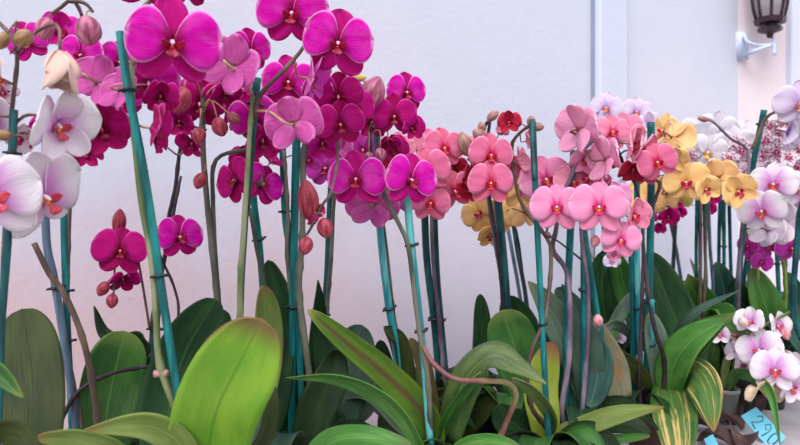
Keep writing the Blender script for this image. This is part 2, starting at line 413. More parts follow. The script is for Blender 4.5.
LM = {
 'olive': (leaf_mat('leaf_olive', (44, 58, 28), (64, 74, 36), (36, 48, 26), None), leaf_mat('under_olive', (80, 84, 56), (96, 92, 66), (90, 80, 60))),
 'oliveL': (leaf_mat('leaf_light_olive', (104, 128, 62), (130, 148, 82), (150, 160, 100), (130, 110, 66)), leaf_mat('under_olive2', (80, 84, 56), (96, 92, 66), (90, 80, 60))),
 'dark': (leaf_mat('leaf_dark_green', (26, 54, 34), (42, 76, 42), (66, 96, 56), None, .3), leaf_mat('under_dark', (60, 66, 56), (74, 70, 66), (80, 70, 70))),
 'vdark': (leaf_mat('leaf_blackish_green', (22, 40, 22), (36, 58, 28), (52, 66, 36), None, .4), leaf_mat('under_vdark', (36, 36, 32), (50, 44, 42), (60, 50, 50))),
 'green': (leaf_mat('leaf_mid_green', (36, 84, 34), (62, 112, 42), (96, 136, 66), (110, 130, 60), .3, spec=.34), leaf_mat('under_green', (70, 92, 60), (86, 100, 66), (90, 90, 70))),
 'bright': (leaf_mat('leaf_bright_green', (66, 124, 50), (98, 152, 72), (134, 172, 96), (90, 110, 60), .32, trans=.2, spec=.34), leaf_mat('under_bright', (90, 130, 60), (110, 146, 80), (120, 140, 80))),
 'lime': (leaf_mat('leaf_lime', (126, 186, 62), (156, 202, 70), (100, 156, 46), (136, 86, 74), .3, trans=.3, rimv=.88, streak=.2, spec=.34), leaf_mat('under_lime', (150, 180, 70), (160, 180, 80), (150, 160, 80))),
 'limeR': (leaf_mat('leaf_yellow_green_red_edge', (140, 160, 48), (160, 176, 70), (120, 136, 50), (150, 70, 66), .35, trans=.25, rimv=.75), leaf_mat('under_lime', (150, 180, 70), (160, 180, 80), (150, 160, 80))),
 'gray': (leaf_mat('leaf_grey_green', (84, 108, 90), (112, 132, 114), (140, 152, 132), (130, 136, 110), .42), leaf_mat('under_gray', (100, 110, 92), (116, 120, 104), (120, 116, 100))),
 'grayD': (leaf_mat('leaf_dark_grey_green', (52, 78, 66), (74, 98, 84), (96, 116, 100), None, .38), leaf_mat('under_grayD', (76, 86, 74), (86, 92, 82), (90, 90, 80))),
 'teal': (leaf_mat('leaf_bluish_green', (28, 66, 60), (48, 88, 80), (96, 130, 116), (70, 100, 80), .3), leaf_mat('under_teal', (50, 76, 66), (70, 90, 80), (80, 90, 80))),
 'scar': (leaf_mat('leaf_green_with_tan_scars', (52, 94, 46), (84, 120, 58), (120, 146, 80), (150, 116, 70), .38, scars=(206, 176, 112)), leaf_mat('under_scar', (110, 116, 70), (150, 130, 84), (120, 116, 70))),
 'tan': (leaf_mat('leaf_withering_grey_tan', (120, 128, 104), (146, 146, 122), (170, 160, 130), (150, 120, 90), .45, scars=(176, 120, 66)), leaf_mat('under_tan', (130, 116, 90), (150, 130, 100), (140, 120, 90))),
 'purple': (leaf_mat('leaf_green_purple_keel', (92, 124, 40), (70, 102, 36), (104, 40, 58), (150, 160, 80), .32, ribw=.34, rimv=.93), leaf_mat('under_purple', (112, 60, 64), (100, 84, 54), (90, 50, 56))),
 'redbrown': (leaf_mat('leaf_red_brown', (92, 62, 44), (84, 84, 46), (70, 46, 40), (104, 96, 60), .35), leaf_mat('under_redbrown', (90, 50, 50), (100, 70, 54), (90, 50, 50))),
 'hilite': (leaf_mat('leaf_glossy_green_painted_highlight', (62, 96, 52), (110, 132, 74), (150, 156, 100), (120, 130, 70), .22, scars=None, spec=.7), leaf_mat('under_glossy', (120, 126, 60), (140, 140, 70), (110, 110, 60))),  # yellowish highlight of the glossy leaf is painted into its lighter tone
}

# ------------------------------------------------------------------ plants
POTC = {'brown': plain('pot_brown_plastic', (74, 50, 44), (98, 70, 60), 8, .45), 'clear': plain('pot_translucent_plastic', (176, 178, 172), (206, 206, 200), 10, .2, .6, trans=.35, bmp=.05),
        'black': plain('pot_black_plastic', (30, 30, 34), (46, 46, 50), 8, .4), 'white': plain('pot_white_plastic', (206, 206, 210), (222, 222, 226), 8, .4)}
BARK = plain('potting_bark', (58, 38, 28), (112, 80, 56), 90, .9, .2, bmp=.8)
PLANTS = []
class Plant:
    def __init__(s, px, d, label, pot='black', r=.055, h=.115, group=None):
        s.d = d; s.c0 = W(px, 0, d); s.c0.z = BT
        s.px = px; s.r = r; s.h = h
        s.root = bpy.data.objects.new('potted_orchid', None); COL.objects.link(s.root); s.root.location = s.c0
        s.root.empty_display_size = .05
        tag(s.root, label, 'orchid', group)
        s.crown = Vector((s.c0.x, s.c0.y, BT+h+.005)); s.stems = []; s.peds = []; s.n = 0; s.spans = []
        # pot: tapered with rim
        mb = MB(); prof = [(0, .0), (.74, .0), (.78, .01), (.96, .86), (1.05, .87), (1.07, .99), (1.0, 1.0), (.95, .97), (.9, .8), (0, .8)]
        n = 28; vs = []; fs = []
        for (rr, zz) in prof:
            for k in range(n):
                a = 2*math.pi*k/n; vs.append(Vector((rr*r*math.cos(a), rr*r*math.sin(a), zz*h+.001)))
        for i in range(len(prof)-1):
            for k in range(n):
                k2 = (k+1) % n; fs.append((i*n+k, i*n+k2, (i+1)*n+k2, (i+1)*n+k))
        PLANTS.append(s); mb.add(vs, fs); link('pot', mb.mesh('pot', [POTC[pot]]), s.root)
        mb = MB(); rg = random.Random(int(px*3))
        for k in range(34):
            a = rg.uniform(0, 6.28); q = r*.82*math.sqrt(rg.random())
            ball(mb, (q*math.cos(a), q*math.sin(a), h*.86+rg.uniform(0, .008)), (rg.uniform(.006, .012), rg.uniform(.004, .008), .005), n=6, m=4, R=Matrix.Rotation(rg.uniform(0, 3), 3, 'Z'))
        tag(link('potting_bark', mb.mesh('bark', [BARK]), s.root), kind='stuff')
    def obj(s, name, mb, mats, smooth=True):
        for i, v in enumerate(mb.v): mb.v[i] = (v[0]-s.c0.x, v[1]-s.c0.y, v[2]-s.c0.z)
        return link(name, mb.mesh(name, mats, smooth), s.root)
    def foot(s, k=.5):
        s.n += 1; a = s.n*2.4
        return s.crown+Vector((math.cos(a)*s.r*k, math.sin(a)*s.r*k, -.03))
    def stake(s, pts, wpx, col='teal', dt=None, clips=(), foot=True, db=None):
        dt = s.d if dt is None else dt; db = s.d if db is None else db; n = len(pts)
        y0, y1 = pts[0][1], pts[-1][1]
        P = [W(x, y, dt+(db-dt)*(y-y0)/(y1-y0)) for x, y in pts]
        r = wpx/2/F*(dt+db)/2
        if foot: P.append(s.foot())
        mb = MB(); C = tube(mb, P, r, r*.95, n=7)
        s.obj('support_stake', mb, [STK[col]])
        for y in clips:
            k = min(range(len(C)), key=lambda i: abs((CZ-C[i].z)/C[i].y*F+222.5-y))
            T = (C[min(k+1, len(C)-1)]-C[max(0, k-1)]).normalized()
            mb = MB(); u = T.orthogonal().normalized(); w = T.cross(u)
            for off in (0,):
                ring = [C[k]+(u*math.cos(a)+w*math.sin(a))*r*1.35 for a in [2*math.pi*q/12 for q in range(13)]]
                tube(mb, ring, r*.35, n=6, smooth=False)
            tube(mb, [C[k]-u*r*2.4, C[k]-u*r*1.2], r*.4, n=5, smooth=False)
            tube(mb, [C[k]+u*r*2.2, C[k]+u*r*1.2], r*.3, n=5, smooth=False)
            s.obj('stem_clip', mb, [CLIP])
        return C
    def stem(s, pts, wpx, col='brown', dt=None, foot=True, taper=.7, db=None, ped='b', nodes=.05):
        """points from the tip down to the pot"""
        dt = s.d if dt is None else dt; db = s.d if db is None else db
        y0 = pts[0][1]; L = [0]
        for i in range(1, len(pts)): L.append(L[-1]+math.hypot(pts[i][0]-pts[i-1][0], pts[i][1]-pts[i-1][1]))
        P = [W(p[0], p[1], p[2] if len(p) > 2 else dt+(db-dt)*l/L[-1]) for p, l in zip(pts, L)]
        if foot: P.append(s.foot(.3))
        r = wpx/2/F*(dt+db)/2
        mb = MB(); C = tube(mb, P, r*taper, r, n=8, nodes=nodes)
        s.stems.append([mb, C, col, ped, r])
    def flower(s, v, x, y, span, yaw=0, pitch=0, roll=0, shp='open', dd=0.0, d=None, ped=True):
        d = (s.fd if d is None else d)+dd
        pos = W(x, y, d); size = span/F*d/1.02
        s.n += 1; k = (int(x)*7+int(y)) % 3; roll += (int(x*13+y*7) % 13)-6
        ms, pet, ml = flower_meshes(v, shp, k)
        Z = (CAM-pos).normalized(); X = UP.cross(Z).normalized(); Y = Z.cross(X)
        M = Matrix((X, Y, Z)).transposed()
        R = M @ Matrix.Rotation(math.radians(yaw), 3, 'Y') @ Matrix.Rotation(math.radians(-pitch), 3, 'X') @ Matrix.Rotation(math.radians(roll), 3, 'Z')
        f = link('flower', ms, s.root)
        f.matrix_local = Matrix.Translation(pos-s.c0) @ R.to_4x4() @ Matrix.Diagonal((size, size, size, 1))
        for p in pet: link('petal', p, f)
        link('lip', ml, f)
        if ped: s.peds.append((pos, R @ Vector((0, 0, 1)), size, v))
        return f
    def bud(s, v, x, y, r, ang=-90, dd=0.0, d=None, long=1.25, dep=0, mat=6):
        """ang: pixel direction the tip points to (0 right, 90 up)"""
        d = (s.fd if d is None else d)+dd; pos = W(x, y, d); R_ = r/F*d
        a = math.radians(ang); dr = Vector((math.cos(a), dep-.25, math.sin(a))).normalized()
        q = dr.to_track_quat('Z', 'Y').to_matrix()
        mb = MB(); ball(mb, pos, (R_, R_*.92, R_*long), 0, 14, 10, q, .35, .05 if mat == 6 else .11)
        s.obj('flower_bud', mb, [vmats(v)[mat]])
        s.peds.append((pos-dr*R_*long*.85, dr, R_*3.2, v))
    def leaf(s, mat, pts, wpx, roll=(0, 0), c=.55, base=.35, tip='r', cup=.18, keel=.05, wave=0, foot=False, d=None, thick=.0022, label=None):
        """pts base -> tip, (x, y[, depth])"""
        d = s.d if d is None else d
        P = [W(p[0], p[1], p[2] if len(p) > 2 else d) for p in pts]
        if foot: P.insert(0, s.crown+Vector((0, 0, -.01)))
        dm = sum(p.y for p in P)/len(P)
        C = catmull(P, 40); q, p_ = (.5, 2.2) if tip == 'r' else (.5, 3.4) if tip == 'R' else (.85, 1.7)
        mb = MB(); sheet(mb, leafgrid(C, wpx/2/F*dm, None, roll, c, base, q, p_, cup, keel, wave, seed=pts[0][0]), thick, vt=list(LV))
        o = s.obj('leaf', mb, list(LM[mat]))
        if label: o['label'] = label
        return o
    def fan(s, mats, n, L=.2, rise=.06, w=.06, seed=0, a0=0, a1=360, drop=.02):
        rg = random.Random(seed+int(s.px))
        for i in range(n):
            a = math.radians(a0+(a1-a0)*(i+rg.uniform(.2, .8))/n); l = L*rg.uniform(.8, 1.1); h = rise*rg.uniform(.7, 1.3)
            dv = Vector((math.cos(a), math.sin(a), 0)); b = s.crown+dv*.006
            P = [b+Vector((0, 0, -.01)), b+dv*l*.25+UP*h*.8, b+dv*l*.6+UP*h*1.05, b+dv*l+UP*(h*.6-drop)]
            mb = MB(); sheet(mb, leafgrid(catmull(P, 18), w/2*rg.uniform(.85, 1.15), UP, (rg.uniform(-25, 25), rg.uniform(-15, 15)), .6, .4, .55, 2, .25, .05, m=9), .002, vt=list(LV))
            s.obj('leaf', mb, list(LM[mats[i % len(mats)]]))
    def finish(s):
        for (pos, dr, size, v) in s.peds:
            if not s.stems: continue
            b = pos-dr*size*.01
            best = None
            for st in s.stems:
                for c in st[1]:
                    q = (c-b).length+ (0.5*max(0, c.z-b.z-.03) if True else 0)
                    if best is None or q < best[0]: best = (q, c, st)
            _, c, st = best; L = (c-b).length
            if L > .22: 
                c = b+(c-b)*1.0
            mid = b-dr*min(L*.45, .03)
            mid2 = mid.lerp(c, .5)+UP*min(.01, L*.1)
            r = max(.0011, min(.0022, size*.02))
            tube(st[0], [c, mid2, mid, b], r*1.1, r, mi=1, n=6, seg=10)
        for mb, C, col, ped, r in s.stems:
            s.obj('flower_stem', mb, [STM[col], PED[ped]])
# ------------------------------------------------------------------ the setting
def wallx(px, a=.7, y0=1.9):
    k = (px-400)/F; y = y0/(1-a*k); return Vector((k*y, y, 0))
def wall_mat(key, c1, c2, c3):
    t = NT(key); g = t.n('ShaderNodeNewGeometry')
    mp = t.n('ShaderNodeMapping'); t.l(g.outputs['Position'], mp.inputs[0])
    big = t.noise(mp.outputs[0], 1.3, 3, .5); mid = t.noise(mp.outputs[0], 3.2, 4, .55)
    sx = t.n('ShaderNodeSeparateXYZ'); t.l(g.outputs['Position'], sx.inputs[0])
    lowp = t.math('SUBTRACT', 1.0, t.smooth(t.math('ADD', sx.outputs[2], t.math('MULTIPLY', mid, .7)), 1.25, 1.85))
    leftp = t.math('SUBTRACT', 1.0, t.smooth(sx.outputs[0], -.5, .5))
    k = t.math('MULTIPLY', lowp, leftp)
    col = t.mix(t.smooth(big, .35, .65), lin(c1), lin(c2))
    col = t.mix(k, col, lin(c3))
    fine = t.noise(mp.outputs[0], 60, 5, .65); h = t.math('ADD', t.math('MULTIPLY', fine, .6), t.noise(mp.outputs[0], 9, 3))
    vo = t.n('ShaderNodeTexNoise'); vo.inputs['Scale'].default_value = 140; t.l(mp.outputs[0], vo.inputs['Vector'])
    pits = t.smooth(vo.outputs[0], .70, .76)
    col = t.mix(t.math('MULTIPLY', pits, .35), col, lin((150, 140, 156)))
    return t.finish(col, .85, .2, 0, None, t.bump(h, .25, .01))
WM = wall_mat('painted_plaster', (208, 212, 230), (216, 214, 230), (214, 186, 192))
WR = wall_mat('painted_plaster_pink', (226, 214, 224), (236, 222, 226), (224, 210, 216))
WT = wall_mat('painted_plaster_pale', (208, 214, 234), (214, 218, 236), (208, 214, 234))
def slab(name, a, b, off, th, mat, z0=0, z1=3.2, bev=0):
    d = (b-a).normalized(); n = Vector((d.y, -d.x, 0))      # towards the camera
    mb = MB(); A = a+n*off; B = b+n*off; A2 = A-n*th; B2 = B-n*th
    if bev:
        ring = [A2, A-n*bev, A+d*bev*.3-n*bev*.3, A+d*bev, B-d*bev, B-d*bev*.3-n*bev*.3, B-n*bev, B2]
    else: ring = [A2, A, B, B2]
    m = len(ring)
    vs = [Vector((p.x, p.y, z0)) for p in ring]+[Vector((p.x, p.y, z1)) for p in ring]
    mb.add(vs, [(i, (i+1) % m, m+(i+1) % m, m+i) for i in range(m)]+[tuple(range(m-1, -1, -1)), tuple(range(m, 2*m))])
    return tag(link(name, mb.mesh(name, [mat], False)), kind='structure')
P0 = Vector((-3.2, 1.9-.7*3.2, 0)); C1 = wallx(592); C2 = wallx(620); C3 = wallx(738)
slab('wall_left', P0, C3, 0, .15, WM)
slab('trim_1', C1, C2, .035, .05, WT, bev=.008)
dr2 = Vector((1, .28, 0)).normalized(); C4 = C3+dr2*.16
kx = (787-400)/F; # meeting of the right wall with the pale pier
def hit(p, d, px):
    k = (px-400)/F; t = (k*p.y-p.x)/(d.x-k*d.y); return p+d*t
C5 = hit(C3, dr2, 786); C6 = C3+dr2*2.2
slab('shadow_gap_strip', wallx(590.6), wallx(592.2), .012, .03, plain('shadow_gap_grey', (140, 152, 172), (150, 160, 180), 4, .8))  # thin grey strip paints the dark shadow gap at the pilaster's left edge
slab('wall_right', C3, C6, 0, .15, WR)
slab('trim_2', C5, C5+dr2*.5, .03, .05, WT, bev=.008)
flm = plain('floor_concrete', (136, 130, 126), (164, 158, 152), 3, .85, .2)
mb = MB(); box(mb, (-3.4, -1.5, -.05), (3.8, 4.2, 0)); tag(link('floor', mb.mesh('floor', [flm], False)), kind='structure')

# bench
un = Vector((1, .7, 0)).normalized(); nn = Vector((un.y, -un.x, 0))
BR = Matrix((un, -nn, UP)).transposed(); BO = Vector((0, 1.9, 0))+nn*.02
bench = bpy.data.objects.new('display_bench', None); COL.objects.link(bench); bench.location = BO
tag(bench, 'long pale display bench carrying all the potted orchids along the wall', 'bench')
topm = plain('bench_top_pale_laminate', (196, 188, 196), (216, 208, 214), 5, .5, .4)
legm = plain('bench_leg_steel', (150, 152, 156), (176, 178, 182), 8, .4, metal=.6)
mb = MB(); box(mb, (-1.25, -.92, BT-.03), (1.63, -.0, BT), R=BR)
o = link('bench_top', mb.mesh('bench_top', [topm], False), bench)
mb = MB(); box(mb, (-1.2, -.90, BT-.09), (1.58, -.87, BT-.03), R=BR); box(mb, (-1.2, -.05, BT-.09), (1.58, -.02, BT-.03), R=BR)
link('bench_rail', mb.mesh('bench_rail', [legm], False), bench)
for x in (-1.15, .2, 1.53):
    for y in (-.88, -.05):
        mb = MB(); box(mb, (x-.02, y-.02, 0), (x+.02, y+.02, BT-.09), R=BR); link('leg', mb.mesh('leg', [legm], False), bench)

# wall lantern on its scroll bracket
LD = 2.78
lan = bpy.data.objects.new('wall_lantern', None); COL.objects.link(lan)
L0 = W(745, 60, LD+.1); lan.location = L0
tag(lan, 'dark bronze glass lantern on a pale curved arm, high on the wall', 'lantern')
iron = plain('lantern_bronze', (44, 26, 38), (74, 48, 56), 40, .35, .5, metal=.3)
armm = plain('bracket_pale_paint', (186, 200, 226), (222, 226, 238), 20, .5)
t = NT('lantern_glass'); s_, a_, v_ = uvs(t)
glm = t.finish(lin((176, 170, 176)), .12, .6, .35, lin((210, 200, 190)))
def rel(mb):
    for i, v in enumerate(mb.v): mb.v[i] = (v[0]-L0.x, v[1]-L0.y, v[2]-L0.z)
    return mb
wd = LD+.085
mb = MB(); c = W(742, 46, wd); box(mb, (-.022, -.012, -.055), (.022, .03, .055), c=c)
tube(mb, [W(745, 55, wd), W(752, 52, LD), W(762, 48, LD), W(772, 45, LD)], .010, .007)
tube(mb, [W(744, 34, wd), W(748, 42, LD), W(757, 45, LD), W(768, 45, LD), W(773, 43, LD)], .008, .006)
tube(mb, [W(774, 55, LD), W(774, 44, LD), W(774, 38, LD)], .007, .009)
link('wall_bracket', rel(mb).mesh('wall_bracket', [armm]), lan)
def lathe(mb, c, prof, n=12, mi=0):
    vs = []; fs = []
    for (r, z) in prof:
        for k in range(n):
            a = 2*math.pi*(k+.5)/n; vs.append(c+Vector((r*math.cos(a), r*math.sin(a), z)))
    for i in range(len(prof)-1):
        for k in range(n):
            k2 = (k+1) % n; fs.append((i*n+k, i*n+k2, (i+1)*n+k2, (i+1)*n+k))
    mb.add(vs, fs, mi)
px_ = LD/F; bc = W(770, 38, LD)
mb = MB(); lathe(mb, bc, [(0, 0), (.010, 0), (.014, 4*px_), (.020, 5*px_), (.045, 7*px_), (.046, 10*px_), (.030, 11*px_), (.034, 13*px_), (.056, 14*px_), (.060, 19*px_), (.052, 20*px_), (.0, 20*px_)], 8)
link('lantern_base', rel(mb).mesh('lantern_base', [iron], False), lan)
mb = MB(); lathe(mb, bc, [(.044, 20*px_), (.056, 30*px_), (.062, 45*px_), (.064, 70*px_)], 8)
link('glass_panes', rel(mb).mesh('glass_panes', [glm], False), lan)
for k in range(8):
    a = 2*math.pi*(k+.5)/8; f = lambda r, z: bc+Vector((r*math.cos(a), r*math.sin(a), z*px_))
    mb = MB(); tube(mb, [f(.05, 19), f(.060, 30), f(.066, 45), f(.068, 70)], .0055, n=6)
    link('lantern_rib', rel(mb).mesh('lantern_rib', [iron]), lan)
mb = MB(); lathe(mb, bc, [(.075, 70*px_), (.08, 74*px_), (.05, 84*px_), (.02, 92*px_), (.02, 96*px_), (0, 98*px_)], 8)
link('lantern_cap', rel(mb).mesh('lantern_cap', [iron], False), lan)

# ------------------------------------------------------------------ orchids
# A: white and lilac flushed blooms at the left edge, nearest
p = Plant(-8, .76, 'white orchid with big lilac flushed blooms at the left edge, before the magenta ones', 'brown'); p.fd = .74
p.stake([(14, 110), (8, 235), (1, 330), (-3, 445)], 8, 'dark', .78, (150,))
p.stem([(-6, 18, .78), (10, 34, .78), (17, 52, .78), (16, 75, .79), (12, 110, .79), (10, 150, .79), (4, 250, .78), (-4, 440, .77)], 6, 'brown')
p.flower('flush', -10, 196, 106, 24, 4, 5, 'flat', -.03)
p.flower('flush', 42, 196, 100, 44, -12, 20, 'flat', .05)
p.flower('cream', 60, 52, 88, 8, -62, 0, 'cup', -.01)
p.flower('flush', 56, 124, 84, 34, -14, 0, 'half', .02)
p.flower('cream', -6, 78, 56, 70, -10, 0, 'back', .02)
p.flower('flush', -12, 120, 60, 40, 0, 0, 'open', .04)
p.flower('harlequin', 17, 138, 38, 30, -10, 0, 'half', .06)
p.flower('harlequin', 2, 92, 34, 10, -10, 0, 'half', .08)
p.bud('cream', 24, 38, 9, 30, dep=-.3); p.bud('cream', 1, 41, 8, -120); p.bud('cream', 3, 135, 6, 180)
p.leaf('olive', [(28, 520, .80), (33, 440, .84), (32, 370, .88), (22, 309, .92)], 60, (-12, -8), .6, .5, 'R', cup=.12, label='broad dark olive leaf standing upright')
p.leaf('green', [(-50, 400, .74), (-30, 380, .71), (-5, 372, .69), (24, 398, .68)], 30, (20, 30), .5, tip='p')
p.leaf('olive', [(-30, 480, .72), (-10, 438, .7), (12, 432, .69), (40, 450, .66)], 26, (30, 20), .5)
p.fan(['olive', 'dark'], 4, .2, .05, seed=1, a0=180, a1=360)

# B: magenta, behind the white one, with two purple buds on top
p = Plant(78, 1.02, 'magenta orchid between white blooms and nearest teal stake, two purple buds drooping on top', 'brown'); p.fd = .98
p.stake([(46, 120), (46, 235), (56, 290), (77, 440)], 8, 'slate', .99, (292,))
p.stake([(62, 100), (64, 232), (67, 320), (72, 440)], 7, 'teal', 1.03, (292, 345))
p.stem([(34, 243), (50, 275), (62, 290), (80, 330), (92, 380), (98, 445)], 8, 'brown', .97, nodes=.06)
p.stem([(52, 14, .93), (60, 8, .93), (74, 1, .93), (84, 30, 1.03), (78, 90, 1.06), (70, 200, 1.05), (68, 345, 1.03), (82, 440, 1.02)], 5, 'brown', ped='m')
p.stem([(93, 12, .94), (86, 4, .94), (74, 0, .94)], 4, 'brown', foot=False, ped='m', nodes=0)
p.stem([(150, 366, 1.08), (110, 374, 1.03), (78, 392, 1.01), (56, 430, 1.0)], 5, 'dark', foot=False)
p.bud('orchid', 45, 29, 10, -100, d=.93); p.bud('orchid', 88, 31, 13, -80, d=.92)
p.flower('magenta', 60, 32, 44, 10, 20, 0, 'half', .06); p.flower('magenta', 28, 42, 42, -20, 0, 20, 'flat', .09)
p.flower('orchid', 97, 84, 64, 150, -20, 15, 'back', -.02)
p.flower('deep', 100, 128, 60, 20, -10, 10, 'half', .0); p.flower('magenta', 82, 55, 46, -30, 0, 0, 'open', .05)
p.flower('magenta', 118, 62, 46, 30, 0, -10, 'open', .07); p.flower('deep', 88, 150, 0.1+40, -30, -20, 0, 'half', .06)
p.flower('deep', 45, 130, 34, 0, 0, 0, 'half', .12); p.flower('magenta', 118, 100, 50, 0, -10, 20, 'open', .08)
p.leaf('green', [(106, 500, 1.02), (104, 440, 1.03), (112, 385, 1.06), (125, 331, 1.08)], 60, (0, 10), .62, .4, 'R', cup=.12)
p.leaf('vdark', [(96, 480, 1.1), (110, 400, 1.12), (134, 350, 1.13), (150, 345, 1.1)], 50, (20, 20), .5)
p.leaf('dark', [(150, 400, 1.14), (122, 350, 1.14), (102, 332, 1.14), (94, 306, 1.13)], 26, (40, 60), .45, tip='p')
p.fan(['dark', 'olive'], 5, .16, .06, seed=2)

# C: nearest magenta with huge blooms
p = Plant(192, .84, 'tallest magenta orchid with the largest front bloom, tied to nearest teal stake', 'brown'); p.fd = .84
p.stake([(120, 32), (128, 90), (145, 180), (163, 300), (182, 440)], 9, 'teal', .86, (92, 276))
p.stem([(182, -30, .9), (160, -8, .9), (140, 15, .89), (132, 70, .88), (134, 130, .87), (141, 200, .86), (151, 255, .85), (156, 310, .85), (160, 365, .845), (183, 445, .84)], 7.5, 'green', ped='m', nodes=.07)
mb = MB(); c = W(161, 374, .845); tube(mb, [c-Vector((.008, 0, 0)), c+Vector((.008, 0, .001))], .0045, n=8, smooth=False); p.obj('stem_clip', mb, [TIE])['label'] = 'pink tie'
p.flower('magenta', 172, 42, 95, 6, 2, -6, 'open', -.04)
p.flower('magenta', 148, -26, 84, 0, -10, 0, 'open', .0); p.flower('deep', 188, -14, 52, 30, 0, 0, 'open', .05)
p.flower('magenta', 148, 82, 60, 10, -30, 5, 'open', .09); p.flower('deep', 151, 128, 62, 75, -5, 0, 'half', .03)
p.flower('deep', 160, 95, 40, 10, -20, 0, 'half', .07); p.flower('orchid', 120, 92, 50, 130, -20, 0, 'back', .06)
p.leaf('lime', [(205, 560, .83), (208, 460, .80), (217, 410, .77), (240, 362, .75), (262, 319, .74)], 84, (-5, 8), .66, .6, 'R', cup=.14, keel=.04, label='lime green leaf with a reddish brown rim')
p.leaf('oliveL', [(196, 520, .8), (186, 455, .78), (150, 426, .76), (84, 430, .74)], 34, (-30, -20), .5, .5, tip='p')
p.leaf('oliveL', [(160, 500, .8), (120, 455, .78), (80, 440, .77), (36, 438, .76)], 24, (-35, -20), .5, .4)
p.leaf('dark', [(190, 500, .88), (168, 430, .92), (182, 360, .95), (216, 299, .97)], 60, (-10, 20), .5, .5, 'R', cup=.15)
p.leaf('grayD', [(236, 500, .88), (248, 430, .92), (254, 400, .95), (250, 350, 1.0)], 36, (10, 20), .5, .5)
p.leaf('olive', [(230, 480, .86), (262, 440, .87), (270, 400, .88), (262, 370, .92)], 26, (50, 60), .5)
p.fan(['green', 'olive'], 4, .2, .05, seed=3, a0=180, a1=360)

# D: low sprays
p = Plant(150, 1.18, 'small magenta orchid with low spray, dark buds and a single bloom right of teal stake', 'brown'); p.fd = 1.1
p.stake([(158, 300), (153, 350), (149, 410)], 8, 'dark', 1.2, (330,))
p.stem([(187, 128), (180, 150), (175, 190), (169, 216), (166, 250), (158, 290), (152, 330), (150, 420)], 5.5, 'dark', 1.2, db=1.19)
p.stem([(181, 176), (178, 190), (173, 216), (167, 250)], 4, 'dark', 1.19, foot=False)
p.stem([(156, 248, 1.14), (163, 262, 1.17), (175, 290, 1.18), (178, 320, 1.18), (165, 400, 1.18)], 3.4, 'dark', foot=False)
p.stem([(168, 148), (178, 155), (186, 150)], 2.6, 'brown', 1.2, foot=False, nodes=0)
p.stem([(114, 300, 1.1), (114, 285, 1.11), (117, 250, 1.12), (128, 232, 1.14), (138, 260, 1.16), (150, 330, 1.18)], 2.6, 'brown', foot=False)
p.flower('deep', 120, 251, 52, 4, 5, 0, 'open'); p.flower('deep', 123, 277, 34, 10, -50, 0, 'half', .02)
p.bud('deep', 119, 222, 7, 80, d=1.13, long=2); p.flower('magenta', 179, 237, 48, 22, 6, 0, 'open', .05)
p.flower('deep', 108, 243, 30, 60, 30, 0, 'half', .04)
p.bud('deep', 103, 289, 6.5, -120); p.bud('deep', 112, 301, 6, -90)
p.leaf('grayD', [(150, 440, 1.2), (142, 400, 1.22), (136, 370, 1.24), (120, 335, 1.26)], 30, (10, 20), .5)
p.fan(['dark', 'grayD', 'vdark'], 6, .17, .07, seed=4)

# E
p = Plant(222, 1.16, 'magenta orchid with closed pinkish buds and two bare grey-green stems, left of tall dark stake', 'black'); p.fd = 1.05
p.stem([(204, 84, 1.08), (203, 110, 1.08), (203, 150, 1.1), (206, 190, 1.12), (212, 250, 1.14), (217, 300, 1.15), (226, 440, 1.16)], 7.5, 'gray', ped='m', nodes=.06)
p.stem([(246, 150, 1.1), (222, 155, 1.12), (213, 168, 1.12), (213, 200, 1.13), (215, 250, 1.15), (218, 290, 1.16), (228, 430, 1.16)], 5.5, 'gray')
p.stem([(186, 132, 1.13), (182, 150, 1.14), (190, 128, 1.14), (206, 130, 1.13)], 3, 'dark', foot=False, nodes=0)
p.flower('deep', 199, 103, 56, 8, -14, 0, 'open', .03); p.flower('deep', 238, 108, 50, 30, -10, 20, 'half', .05)
p.flower('deep', 193, 142, 36, -40, -30, 0, 'half', .02); p.flower('deep', 180, 120, 36, -20, -20, 0, 'half', .05)
p.flower('deep', 224, 92, 36, 20, -30, 0, 'half', .0); p.flower('deep', 214, 75, 40, 0, 0, 0, 'open', .08)
p.bud('deep', 181, 100, 11, -100, d=1.0); p.bud('deep', 220, 127, 8.5, -70, d=1.02); p.bud('deep', 199, 136, 7, -90, d=1.02)
p.bud('crimson', 234, 118, 6, -40, d=1.02); p.bud('deep', 200, 181, 7, -110, d=1.08)
p.leaf('dark', [(240, 480, 1.18), (222, 400, 1.2), (215, 350, 1.22), (225, 310, 1.24)], 40, (0, 10), .5)
p.fan(['dark', 'grayD', 'vdark'], 6, .16, .08, seed=5)

# F: dark stake at 257
p = Plant(244, 1.0, 'magenta orchid with veined pink flower backs and a branch carrying two top blooms', 'brown'); p.fd = .98
p.stake([(257, 78), (251, 150), (246, 210)], 8.5, 'dark', 1.0, (101,), foot=False)
p.stake([(246, 210), (241, 300), (240, 400)], 6, 'dark', 1.01)
p.stem([(316, 24, .99), (303, 48, .98), (286, 68, .98), (270, 84, .98), (259, 98, .985), (254, 120, .99)], 5, 'brown', foot=False, ped='m')
p.stem([(253, 96, .99), (250, 130, .985), (247, 180, .985), (243, 240, .985), (240, 290, .99), (241, 400, 1.0)], 7.5, 'green', taper=.6, nodes=.07, ped='m')
p.flower('orchid', 230, 66, 66, 158, -16, 18, 'back', -.02)
p.flower('magenta', 250, 50, 48, 30, 0, 0, 'open', .1)
p.flower('magenta', 292, 13, 72, -6, 4, 4, 'open', .02); p.flower('magenta', 338, 43, 74, 2, 2, -2, 'open', .0)
p.flower('orchid', 294, 124, 62, 160, 0, -20, 'back', -.02)
p.flower('magenta', 254, 118, 54, -10, -10, 20, 'open', .06); p.flower('deep', 262, 140, 44, 20, -20, 0, 'half', .05)
p.flower('orchid', 308, 78, 56, 68, -10, 10, 'half', .02)
